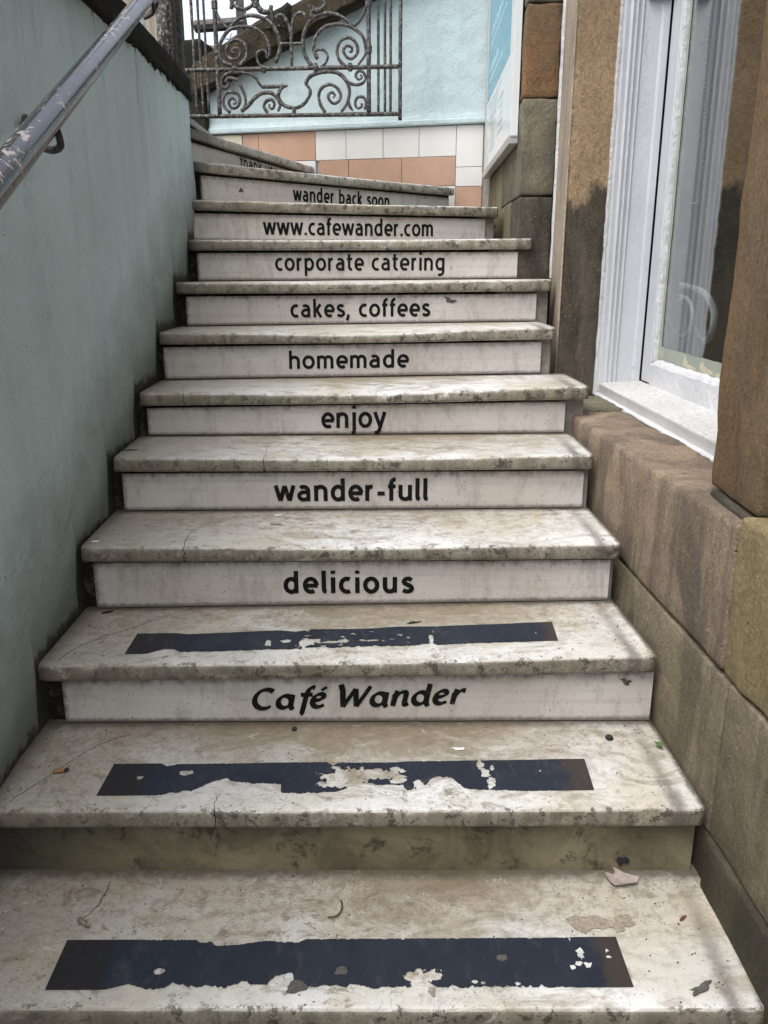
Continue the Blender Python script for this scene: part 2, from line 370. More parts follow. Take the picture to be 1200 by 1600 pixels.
# ------------------------------------------------------------------ object helpers
def link(name, me, mat=None, parent=None):
    o = bpy.data.objects.new(name, me); COL.objects.link(o)
    if mat is not None: me.materials.append(M[mat] if isinstance(mat, str) else mat)
    if parent is not None: o.parent = parent
    return o
def tag(o, label=None, cat=None, group=None, kind=None):
    if label: o['label'] = label
    if cat: o['category'] = cat
    if group: o['group'] = group
    if kind: o['kind'] = kind
    return o
def thing(name, label, cat, group=None):
    o = bpy.data.objects.new(name, None); o.empty_display_size = .1; COL.objects.link(o)
    return tag(o, label, cat, group)
def mesh(name, v, f, mat, parent=None, smooth=False):
    me = bpy.data.meshes.new(name); me.from_pydata([tuple(p) for p in v], [], f); me.update()
    if smooth: me.shade_smooth()
    return link(name, me, mat, parent)

class MB:
    def __init__(s): s.v = []; s.f = []
    def add(s, v, f):
        b = len(s.v); s.v += [tuple(p) for p in v]; s.f += [tuple(b + i for i in q) for q in f]
    def box(s, x0, x1, y0, y1, z0, z1):
        s.add([(x, y, z) for z in (z0, z1) for y in (y0, y1) for x in (x0, x1)],
              [(0, 2, 3, 1), (4, 5, 7, 6), (0, 1, 5, 4), (2, 6, 7, 3), (0, 4, 6, 2), (1, 3, 7, 5)])
    def hexa(s, p):     # 4 bottom ccw, 4 top
        s.add(p, [(3, 2, 1, 0), (4, 5, 6, 7), (0, 1, 5, 4), (1, 2, 6, 5), (2, 3, 7, 6), (3, 0, 4, 7)])
    def tube(s, path, r, n=8, caps=True, wob=0.):
        P = [Vector(p) for p in path]; rings = []; up = None
        for i, p in enumerate(P):
            t = (P[min(i + 1, len(P) - 1)] - P[max(i - 1, 0)]).normalized()
            if up is None: up = t.orthogonal().normalized()
            up = (up - t * up.dot(t)).normalized(); b = t.cross(up)
            rr = (r[i] if isinstance(r, (list, tuple)) else r)
            if wob: rr *= 1 + wob * noise.noise(p * 60)
            rings.append([p + (up * cos(2 * pi * k / n) + b * sin(2 * pi * k / n)) * rr for k in range(n)])
        v = [q for ring in rings for q in ring]
        f = [(i * n + k, i * n + (k + 1) % n, (i + 1) * n + (k + 1) % n, (i + 1) * n + k) for i in range(len(P) - 1) for k in range(n)]
        if caps: f += [tuple(range(n - 1, -1, -1)), tuple((len(P) - 1) * n + k for k in range(n))]
        s.add(v, f)
    def obj(s, name, mat, parent=None, smooth=False, bevel=0):
        o = mesh(name, s.v, s.f, mat, parent, smooth)
        if bevel:
            m = o.modifiers.new('bevel', 'BEVEL'); m.width = bevel; m.segments = 2; m.limit_method = 'ANGLE'
        return o
def spline(pts, k=6):
    P = [Vector(p) for p in pts]; out = []
    for i in range(len(P) - 1):
        a, b, c, d_ = P[max(i - 1, 0)], P[i], P[i + 1], P[min(i + 2, len(P) - 1)]
        for j in range(k):
            t = j / k
            out.append(.5 * ((2 * b) + (c - a) * t + (2 * a - 5 * b + 4 * c - d_) * t * t + (3 * b - a - 3 * c + d_) * t ** 3))
    out.append(P[-1]); return out

def rough_block(name, P, z0, z1, r, res, amp, mat, parent=None, freq=14., rtop=None):
    """A hewn stone: plan quad P (ccw: P0 P1 P2 P3), rounded edges of radius r, surface uneven by amp."""
    P = [Vector((p[0], p[1], 0)) for p in P]
    La = ((P[1] - P[0]).length + (P[2] - P[3]).length) / 2; Lb = ((P[3] - P[0]).length + (P[2] - P[1]).length) / 2; Lc = z1 - z0
    def ticks(L):
        n = max(1, int((L - 2 * r) / res)); t = [0, r * .35, r] + [r + (L - 2 * r) * i / n for i in range(1, n)] + [L - r, L - r * .35, L]
        return t
    T = [ticks(La), ticks(Lb), ticks(Lc)]; L = (La, Lb, Lc); idx = {}; V = []; F = []
    def vert(i, j, k):
        key = (i, j, k)
        if key in idx: return idx[key]
        q = [T[0][i], T[1][j], T[2][k]]
        c = [min(max(q[m], r), L[m] - r) for m in range(3)]
        dv = Vector([q[m] - c[m] for m in range(3)])
        # push rounded corners onto the sphere/cylinder; faces stay put
        nrm = dv.normalized() if dv.length > 1e-9 else Vector((0, 0, 1))
        mx = max(abs(x) for x in dv)
        q = [c[m] + nrm[m] * r for m in range(3)] if mx > r * .999 else q
        a, b = q[0] / La, q[1] / Lb
        w_ = P[0] * (1 - a) * (1 - b) + P[1] * a * (1 - b) + P[2] * a * b + P[3] * (1 - a) * b
        w_.z = z0 + q[2]
        ea = (P[1] - P[0]).normalized(); eb = (P[3] - P[0]).normalized()
        nw = ea * nrm[0] + eb * nrm[1] + Vector((0, 0, nrm[2]))
        h = noise.noise(w_ * freq) * .6 + noise.noise(w_ * freq * 2.7) * .3 + noise.noise(w_ * freq * .35) * .8
        w_ += nw * h * amp
        idx[key] = len(V); V.append(w_); return idx[key]
    n = [len(t) - 1 for t in T]
    for ax in range(3):
        a, b = [m for m in range(3) if m != ax]
        for side in (0, n[ax]):
            for i in range(n[a]):
                for j in range(n[b]):
                    q = []
                    for (di, dj) in ((0, 0), (1, 0), (1, 1), (0, 1)):
                        t = [0, 0, 0]; t[ax] = side; t[a] = i + di; t[b] = j + dj; q.append(vert(*t))
                    flip = (side == 0) ^ (ax == 1)
                    F.append(tuple(reversed(q)) if flip else tuple(q))
    return mesh(name, V, F, mat, parent, smooth=True)
def fade(o):
    return o

# ------------------------------------------------------------------ setting
gm = MB()
def sheet(name, x0, x1, y0, y1, z, mat, n=1):
    V = [(x0 + (x1 - x0) * i / n, y0 + (y1 - y0) * j / n, z) for j in range(n + 1) for i in range(n + 1)]
    F = [(j * (n + 1) + i, j * (n + 1) + i + 1, (j + 1) * (n + 1) + i + 1, (j + 1) * (n + 1) + i) for j in range(n) for i in range(n)]
    return mesh(name, V, F, mat)
tag(sheet('ground', -400, 400, -400, 400, -.60, 'ground'), kind='structure')
o = MB(); o.box(-1.15, 1.2, -3.0, 1.09, -.59, -.165); o = o.obj('path', 'ground'); tag(o, kind='structure')
# the street level that the flight climbs to
o = MB(); o.box(-14, -1.10, -6, 40, -.59, 1.93); o.box(-1.10, .0, 5.62, 40, -.59, 1.93); tag(o.obj('pavement', 'ground'), kind='structure')

# ------------------------------------------------------------------ staircase
#  k: front-left, front-right, back-left, back-right (x, y), z left, z right, dip of the worn middle
def Y(k): return 1.0646 + .2997 * k
ST = {
 0: ((-.795, Y(0)), (.633, Y(0)), (-.79, Y(1) + .05), (.650, Y(1) + .05), .000, -.002, .002),
 1: ((-.792, Y(1)), (.627, Y(1)), (-.79, Y(2) + .05), (.622, Y(2) + .05), .160, .165, .003),
 2: ((-.780, Y(2)), (.612, Y(2)), (-.785, Y(3) + .05), (.600, Y(3) + .05), .320, .343, .005),
 3: ((-.771, Y(3)), (.601, Y(3)), (-.785, Y(4) + .05), (.596, Y(4) + .05), .500, .509, .008),
 4: ((-.768, Y(4)), (.596, Y(4)), (-.785, Y(5) + .05), (.596, Y(5) + .05), .665, .674, .008),
 5: ((-.768, Y(5)), (.642, Y(5)), (-.785, Y(6) + .05), (.636, Y(6) + .05), .807, .829, .014),
 6: ((-.773, Y(6)), (.587, Y(6)), (-.785, Y(7) + .05), (.587, Y(7) + .05), .973, .992, .016),
 7: ((-.778, Y(7)), (.626, Y(7)), (-.79, Y(8) + .05), (.640, Y(8) + .05), 1.136, 1.147, .006),
 8: ((-.803, Y(8)), (.597, Y(8)), (-.81, 3.65), (.530, 4.04), 1.300, 1.305, .005),
 9: ((-.813, 3.593), (.526, 3.989), (-.82, 3.76), (.540, 4.88), 1.463, 1.463, .003),
 10: ((-.824, 3.714), (.393, 4.843), (-.84, 3.84), (-.40, 5.10), 1.627, 1.627, .002),
 11: ((-.835, 3.800), (-.405, 5.130), (-1.02, 3.85), (-1.03, 5.24), 1.770, 1.768, .002),
 12: ((-.975, 3.780), (-.980, 5.26), (-1.6, 3.80), (-1.6, 5.28), 1.935, 1.935, .001),
}
TH = .042
def wear(k, a):                      # a: 0..1 across the step
    dip = ST[k][6]
    return dip * math.exp(-((a - .52) / .30) ** 2)
def top_z(k, a, s):
    return ST[k][4] * (1 - a) + ST[k][5] * a - wear(k, a) * math.exp(-(s / .10) ** 1.3)

stair = thing('stone_staircase', 'worn white marble staircase with lettered riser boards climbing between two walls', 'staircase')
PROFILE = [(-.0, 0)]
def tread(k):
    FL, FR, BL, BR, zl, zr, dip = ST[k]
    FL, FR, BL, BR = [Vector((p[0], p[1], 0)) for p in (FL, FR, BL, BR)]
    nx = 110 if k < 6 else 70
    depth = .33
    # (s, dz) with s measured back from the nosing in metres, <0 entries mean a fraction of the depth
    top = [(1.0, 0, 1), (.8, 0, 1), (.62, 0, 1), (.45, 0, 1), (.30, 0, 1), (.18, 0, 1)]
    near = [(.040, 0), (.022, -.0002), (.012, -.0008), (.006, -.0022), (.0022, -.005), (.0006, -.010), (0, -.017), (0, -.026), (.0004, -.034), (.002, -.039), (.005, -.0415), (.010, -.042), (.030, -.042)]
    V = []; rows = 0
    prof = [(t[0], t[1], True) for t in top] + [(a, b, False) for a, b in near] + [(1.0, -.042, True)]
    for i in range(nx + 1):
        a = i / nx; F0 = FL.lerp(FR, a); B0 = BL.lerp(BR, a); dv = B0 - F0; L = dv.length; u = dv / L
        e = (FR - FL).normalized()
        for (s, dz, frac) in prof:
            s_ = s * L if frac else s
            p = F0 + u * s_
            p.z = top_z(k, a, s_) + dz if dz > -.03 else (zl * (1 - a) + zr * a + dz - wear(k, a) * .25)
            if not frac:
                c = noise.noise(Vector((p.x * 28, k * 7.3, dz * 50)))
                c2 = noise.noise(Vector((p.x * 75 + 9, k * 3.1, 2)))
                q = max(0, c - .25) * .010 + max(0, c2 - .38) * .012 + noise.noise(Vector((p.x * 9, k * 5, 4))) * .0010
                if s < .025: 
                    p += u * q * (1 if dz < -.0001 else .6); p.z -= q * (.5 if dz > -.012 else 0)
                p.y += noise.noise(Vector((p.x * 3, k * 2.2, 1))) * .002
            else:
                p.z += noise.noise(Vector((p.x * 5, p.y * 7, k))) * .0006 if dz == 0 and s < 1 else 0
            # ends softened
            ed = min(a, 1 - a) * (FR - FL).length
            if ed < .012 and s < .05 and not frac: p += u * (.012 - ed) * .35
            V.append(p)
    m = len(prof)
    Fc = [(i * m + j, (i + 1) * m + j, (i + 1) * m + (j + 1) % m, i * m + (j + 1) % m) for i in range(nx) for j in range(m)]
    Fc = [tuple(reversed(f)) for f in Fc]
    Fc += [tuple(range(m)), tuple(nx * m + j for j in range(m - 1, -1, -1))]
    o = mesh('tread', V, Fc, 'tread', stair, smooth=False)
    uv = o.data.uv_layers.new(name='UVMap')
    for lp in o.data.loops:
        i, j = divmod(lp.vertex_index, m); s_, _, fr = prof[j]
        uv.data[lp.index].uv = (i / nx, s_ * ((BL.lerp(BR, i / nx) - FL.lerp(FR, i / nx)).length if fr else 1))
    return o
TREADS = {}
for k in ST:
    o = tread(k); TREADS[k] = o
    for p in o.data.polygons: p.use_smooth = len(p.vertices) == 4
    o.data.set_sharp_from_angle(angle=radians(50)) if hasattr(o.data, 'set_sharp_from_angle') else None

def frame(k):
    FL, FR = ST[k][0], ST[k][1]
    A = Vector((FL[0], FL[1], 0)); B = Vector((FR[0], FR[1], 0)); e = (B - A).normalized(); n = Vector((-e.y, e.x, 0))
    return A, e, n, (B - A).length
def zmix(k, a):
    a = min(max(a, 0), 1); return ST[k][4] * (1 - a) + ST[k][5] * a

# stone risers behind the boards
RS = {1: (.0, 1.436), 2: (0, 1.40), 3: (0, 1.37), 4: (0, 1.362), 5: (0, 1.402), 6: (0, 1.335), 7: (0, 1.41), 8: (0, 1.352), 9: (0, 1.39), 10: (0, 1.66), 11: (0, 1.40), 12: (0, 1.48)}
for k in range(1, 13):
    A, e, n, L = frame(k)
    s0, s1 = -.02, L - .004
    off = .030 if k == 1 else .042
    m = MB(); N_ = 24; V = []
    for i in range(N_ + 1):
        s = s0 + (s1 - s0) * i / N_; a = s / L
        zb = (zmix(k - 1, a) if k <= 8 else ST[k - 1][4]) - .012; zt = zmix(k, a) - TH + .003
        for (o_, z_) in ((off, zb), (off, zt), (off + .05, zt), (off + .05, zb)):
            p = A + e * s + n * (o_ + .0008 * noise.noise(Vector((s * 9, z_ * 9, k)))); V.append((p.x, p.y, z_))
    F = [(i * 4 + j, i * 4 + (j + 1) % 4, (i + 1) * 4 + (j + 1) % 4, (i + 1) * 4 + j) for i in range(N_) for j in range(4)]
    F = [tuple(reversed(f)) for f in F] + [(0, 1, 2, 3), tuple(N_ * 4 + j for j in (3, 2, 1, 0))]
    r = mesh('riser_stone', V, F, 'riser' if k == 1 else 'joint', stair)
    if k == 1: tag(r, 'plain grimy brown marble riser without a board')

# riser boards: along s0..s1 in metres from the left end of the nosing
BD = {2: (.040, 1.397, 'Café Wander'), 3: (.018, 1.356, 'delicious'), 4: (.012, 1.344, 'wander-full'), 5: (.012, 1.345, 'enjoy'), 6: (.004, 1.320, 'homemade'),
      7: (.029, 1.354, 'cakes, coffees'), 8: (.040, 1.348, 'www.cafewander.com'), 9: (.016, 1.343, ''), 10: (.070, 1.640, 'wander back soon'), 11: (.012, 1.375, 'thank you')}
BD[8] = (.040, 1.348, 'corporate catering'); BD[9] = (.016, 1.343, 'www.cafewander.com')
BOFF = .026
BOARD = {}
def board(k):
    s0, s1, txt = BD[k]; A, e, n, L = frame(k); N_ = 40; V = []; F = []; UV = []
    for i in range(N_ + 1):
        t = i / N_; s = s0 + (s1 - s0) * t; a = s / L
        zb = (zmix(k - 1, a) if k <= 8 else ST[k - 1][4]) + .0035; zt = zmix(k, a) - TH - .0105
        zb += .0006 * noise.noise(Vector((s * 30, k, 0))); zt += .0006 * noise.noise(Vector((s * 30, k, 5)))
        j = .0012 * noise.noise(Vector((k, t * 2, 3)))
        for (o_, z_) in ((BOFF + j, zb), (BOFF + j, zt), (BOFF + .010, zt), (BOFF + .010, zb)):
            p = A + e * s + n * o_; V.append((p.x, p.y, z_)); UV.append((t * (s1 - s0), 0 if z_ == zb else 1))
    F = [(i * 4 + j, i * 4 + (j + 1) % 4, (i + 1) * 4 + (j + 1) % 4, (i + 1) * 4 + j) for i in range(N_) for j in range(4)]
    F = [tuple(reversed(f)) for f in F] + [(0, 1, 2, 3), tuple(N_ * 4 + j for j in (3, 2, 1, 0))]
    o = mesh('riser_board', V, F, 'panel', stair)
    uv = o.data.uv_layers.new(name='UVMap')
    for lp in o.data.loops: uv.data[lp.index].uv = UV[lp.vertex_index]
    tag(o, 'pale board reading ' + txt)
    return o
for k in BD: BOARD[k] = board(k)

# ------------------------------------------------------------------ lettering, drawn as pen strokes on a unit x-height
def arc(cx, cy, rx, ry, a0, a1, n=14):
    return [(cx + rx * cos(radians(a0 + (a1 - a0) * i / n)), cy + ry * sin(radians(a0 + (a1 - a0) * i / n))) for i in range(n + 1)]
def sp2(p, k=5): return [(q.x, q.y) for q in spline([(a, b, 0) for a, b in p], k)]
DOT = lambda x, y=1.22: [(x, y), (x, y + .20)]
GL = {
 'o': (.84, [arc(.42, .5, .315, .41, 0, 360, 26)]), 'c': (.66, [arc(.42, .5, .315, .41, 62, 300, 20)]),
 'e': (.80, [arc(.42, .5, .305, .41, 0, 305, 22), [(.12, .48), (.78, .48)]]),
 'a': (.80, [[(.62, 0), (.62, .62)] + arc(.37, .62, .25, .285, 0, 135), [(.62, .57), (.40, .565)] + arc(.37, .33, .25, .235, 95, 270) + [(.50, .12), (.62, .20)]]),
 'n': (.82, [[(.14, 0), (.14, .99)], [(.14, .62)] + arc(.40, .62, .26, .285, 170, 0) + [(.66, 0)]]),
 'm': (1.20, [[(.14, 0), (.14, .99)], [(.14, .66)] + arc(.36, .66, .225, .245, 170, 0) + [(.585, 0)], [(.585, .66)] + arc(.81, .66, .225, .245, 170, 0) + [(1.035, 0)]]),
 'h': (.82, [[(.14, 0), (.14, 1.42)], [(.14, .62)] + arc(.40, .62, .26, .285, 170, 0) + [(.66, 0)]]),
 'u': (.82, [[(.66, 1), (.66, .01)], [(.66, .38)] + arc(.40, .38, .26, .285, -10, -180) + [(.14, 1)]]),
 'r': (.54, [[(.14, 0), (.14, .99)], [(.14, .58)] + arc(.42, .60, .28, .305, 170, 85, 8)]),
 'd': (.86, [arc(.42, .5, .295, .41, 40, 320, 22), [(.68, 0), (.68, 1.42)]]),
 'b': (.86, [arc(.42, .5, .295, .41, 140, -140, 22), [(.14, 0), (.14, 1.42)]]),
 'p': (.86, [arc(.42, .5, .295, .41, 140, -140, 22), [(.14, -.42), (.14, .99)]]),
 'g': (.86, [arc(.42, .5, .295, .41, 40, 320, 22), [(.68, .99), (.68, -.08)] + arc(.42, -.08, .26, .255, 0, -125, 10)]),
 'k': (.72, [[(.14, 0), (.14, 1.42)], [(.20, .44), (.58, 1.0)], [(.27, .58), (.62, 0)]]),
 'l': (.32, [[(.14, 1.42), (.14, .24), (.17, .13), (.28, .09)]]),
 'i': (.28, [[(.14, 0), (.14, 1.0)], DOT(.14)]), 'j': (.36, [[(.20, 1.0), (.20, -.16)] + arc(.02, -.16, .18, .18, 0, -85, 7), DOT(.20)]),
 'f': (.46, [[(.20, 0), (.20, 1.10)] + arc(.40, 1.10, .20, .235, 180, 75, 7), [(.02, .91), (.44, .91)]]),
 't': (.50, [[(.20, 1.28), (.20, .29)] + arc(.40, .29, .20, .20, 180, 285, 7), [(.02, .91), (.46, .91)]]),
 's': (.66, [sp2([(.56, .80), (.42, .895), (.26, .88), (.15, .75), (.20, .61), (.36, .51), (.52, .40), (.57, .25), (.46, .12), (.28, .10), (.10, .18)])]),
 'w': (1.12, [[(.07, 1), (.31, .03)], [(.31, .03), (.56, .97)], [(.56, .97), (.81, .03)], [(.81, .03), (1.05, 1)]]),
 'y': (.74, [[(.07, 1), (.38, .06)], sp2([(.67, 1), (.42, .12), (.33, -.16), (.20, -.32), (.04, -.33)])]),
 ',': (.30, [[(.16, .20), (.12, -.02), (.04, -.26)]]), '.': (.30, [[(.15, 0), (.15, .21)]]), '-': (.50, [[(.05, .46), (.45, .46)]]), ' ': (.40, []),
}
GI = {   # the name on the second riser: heavy slanted pen letters
 'C': (1.20, [arc(.68, .68, .50, .62, 48, 312, 22)]),
 'a': (1.00, [arc(.45, .47, .31, .39, 15, 375, 24), [(.78, .93), (.76, .20), (.84, .06), (.95, .10)]]),
 'f': (.62, [sp2([(.80, 1.32), (.66, 1.37), (.52, 1.22), (.44, .8), (.38, -.25), (.32, -.40)]), [(.16, .90), (.74, .90)]]),
 'é': (.86, [sp2([(.24, .50), (.50, .55), (.66, .70), (.60, .88), (.42, .90), (.24, .74), (.17, .42), (.28, .16), (.50, .08), (.76, .20)]), [(.50, 1.16), (.74, 1.36)]]),
 'e': (.86, [sp2([(.24, .50), (.50, .55), (.66, .70), (.60, .88), (.42, .90), (.24, .74), (.17, .42), (.28, .16), (.50, .08), (.76, .20)])]),
 'W': (1.62, [[(.02, 1.34), (.16, 1.36), (.24, 1.15), (.42, .04)], [(.42, .04), (.86, 1.20)], [(.86, 1.20), (1.06, .04)], [(1.06, .04), (1.56, 1.34)]]),
 'n': (1.00, [[(.14, .90), (.22, .86), (.20, 0)], sp2([(.21, .45), (.36, .76), (.56, .90), (.72, .80), (.73, .30), (.78, .08), (.94, .12)])]),
 'd': (1.00, [arc(.45, .47, .31, .39, 15, 375, 24), [(.78, 1.40), (.76, .20), (.84, .06), (.95, .10)]]),
 'r': (.74, [[(.14, .90), (.22, .86), (.20, 0)], sp2([(.21, .45), (.34, .74), (.52, .91), (.70, .88)])]),
 ' ': (.42, []),
}
def ribbon(path, width, nib=None, closed=False):
    P = [Vector(p) for p in path]; n = len(P); closed = (P[0] - P[-1]).length < 1e-5
    if closed: P = P[:-1]; n -= 1
    Lf, Rt = [], []
    for i in range(n):
        a = P[(i - 1) % n] if (closed or i) else P[i]; b = P[(i + 1) % n] if (closed or i < n - 1) else P[i]
        t1 = (P[i] - a); t2 = (b - P[i])
        if t1.length < 1e-9: t1 = t2
        if t2.length < 1e-9: t2 = t1
        t1.normalize(); t2.normalize(); t = (t1 + t2).normalized(); nn = Vector((-t.y, t.x)); c = max(.5, t.dot(t1))
        wd = width if nib is None else width * (.50 + .62 * abs(sin(math.atan2(t.y, t.x) - nib)))
        Lf.append(P[i] + nn * wd / 2 / c); Rt.append(P[i] - nn * wd / 2 / c)
    V = Lf + Rt; F = []
    for i in range(n if closed else n - 1):
        j = (i + 1) % n; F.append((i, n + i, n + j, j))
    return V, F
def lettering(k, txt, s0, z0, s1, z1, xh, stroke=.205, font=GL, track=.10, shear=0, nib=None):
    A, e, n, L = frame(k); up = Vector((0, 0, 1))
    total = sum(font[c][0] + track for c in txt) - track
    hs_ = (s1 - s0) / total; vs = xh; dirn = e * (s1 - s0) + up * (z1 - z0); dirn = dirn / (s1 - s0)
    O = A + e * s0 + n * (BOFF - .0016) + up * z0; x = 0; c_i = 0
    for ch in txt:
        m = MB()
        adv, st = font[ch]
        for path in st:
            # strokes keep their thickness when the letters are widened or narrowed
            pp = [((px + x) * hs_ + py * vs * shear, py * vs) for px, py in path]
            V, F = ribbon(pp, stroke * vs * (1.0 if nib else (1.25 if k < 5 else 1.2)), nib)
            c_i += 1; lift = -n * (.00012 * (c_i % 3))
            jit = lambda v: v + Vector((noise.noise(Vector((v.x * 300, v.y * 300, k))), noise.noise(Vector((v.x * 300, v.y * 300, k + 9))))) * .0005
            m.add([O + dirn * jit(v).x + up * jit(v).y + lift for v in V], F)
        if m.v: m.obj('letter', 'letter', BOARD[k])
        x += adv + track
X0 = {k: ST[k][0][0] for k in ST}
TX = [(2, 'Café Wander', -.312, .1955, .183, .2105, .039, .325, GI, .0, .20, radians(32)),
      (3, 'delicious', -.262, .3645, .077, .366, .0440, .215, GL, .17, 0, None),
      (4, 'wander-full', -.317, .531, .129, .533, .0475, .205, GL, .11, 0, None),
      (5, 'enjoy', -.201, .691, .006, .694, .050, .195, GL, .10, 0, None),
      (6, 'homemade', -.334, .846, .087, .852, .0450, .20, GL, .10, 0, None),
      (7, 'cakes, coffees', -.355, 1.0075, .175, 1.012, .0475, .19, GL, .12, 0, None),
      (8, 'corporate catering', -.445, 1.179, .251, 1.180, .0500, .175, GL, .12, 0, None)]
for k, t, xa, za, xb, zb, xh, stt, fnt, trk, sh, nb in TX:
    lettering(k, t, xa - X0[k], za, xb - X0[k], zb, xh, stt, fnt, trk, sh, nb)
lettering(9, 'www.cafewander.com', .315, 1.328, 1.09, 1.331, .052, .175, GL, .10)
lettering(10, 'wander back soon', .563, 1.499, 1.186, 1.499, .048, .20, GL, .14)
lettering(11, 'thank you', .513, 1.662, .942, 1.660, .046, .19, GL, .10)

# cracks in the marble
def crack(k, pts, face=True):
    P = spline([(x, y, 0) for x, y in pts], 10); V = []; n_ = len(P)
    for i, p in enumerate(P):
        p = p + Vector((noise.noise(Vector((i * .35, k, 0))), noise.noise(Vector((i * .35, k, 7))), 0)) * .004
        t = (P[min(i + 1, n_ - 1)] - P[max(i - 1, 0)]).normalized(); q = Vector((-t.y, t.x, 0)); w_ = .0006 + .0005 * abs(noise.noise(Vector((i * .5, k, 3))))
        a = (p.x - ST[k][0][0]) / (ST[k][1][0] - ST[k][0][0]); s = max(.004, p.y - Y(k))
        for sg in (-1, 1): V.append((p.x + q.x * w_ * sg, max(p.y, Y(k) + .003) + q.y * w_ * sg, top_z(k, a, s) + .0009))
    if face:
        x = P[-1].x; a = (x - ST[k][0][0]) / (ST[k][1][0] - ST[k][0][0]); zt = top_z(k, a, 0)
        for j in range(1, 8):
            xx = x + noise.noise(Vector((j * .6, k, 11))) * .006
            for sg in (-1, 1): V.append((xx + sg * .0009, Y(k) - .0016, zt - .002 - .037 * j / 7))
    m_ = len(V) // 2
    return mesh('crack', V, [(2 * i, 2 * i + 1, 2 * i + 3, 2 * i + 2) for i in range(m_ - 1)], 'letter', TREADS[k])
crack(1, [(-.574, 1.641), (-.637, 1.591), (-.703, 1.471), (-.742, 1.395)], False)
crack(2, [(-.499, 1.985), (-.614, 1.875), (-.713, 1.772), (-.742, 1.690)], False)
crack(4, [(-.399, 2.450), (-.352, 2.400), (-.341, 2.266)]); crack(3, [(-.49, 2.16), (-.518, 2.07), (-.508, 1.967)])
crack(5, [(-.66, 2.74), (-.655, 2.66), (-.630, 2.566)]); crack(6, [(-.60, 3.0), (-.57, 2.93), (-.549, 2.866)])
crack(0, [(-.571, 1.244), (-.549, 1.30), (-.545, 1.36)], False); crack(1, [(-.33, 1.42), (-.335, 1.39), (-.33, 1.367)])

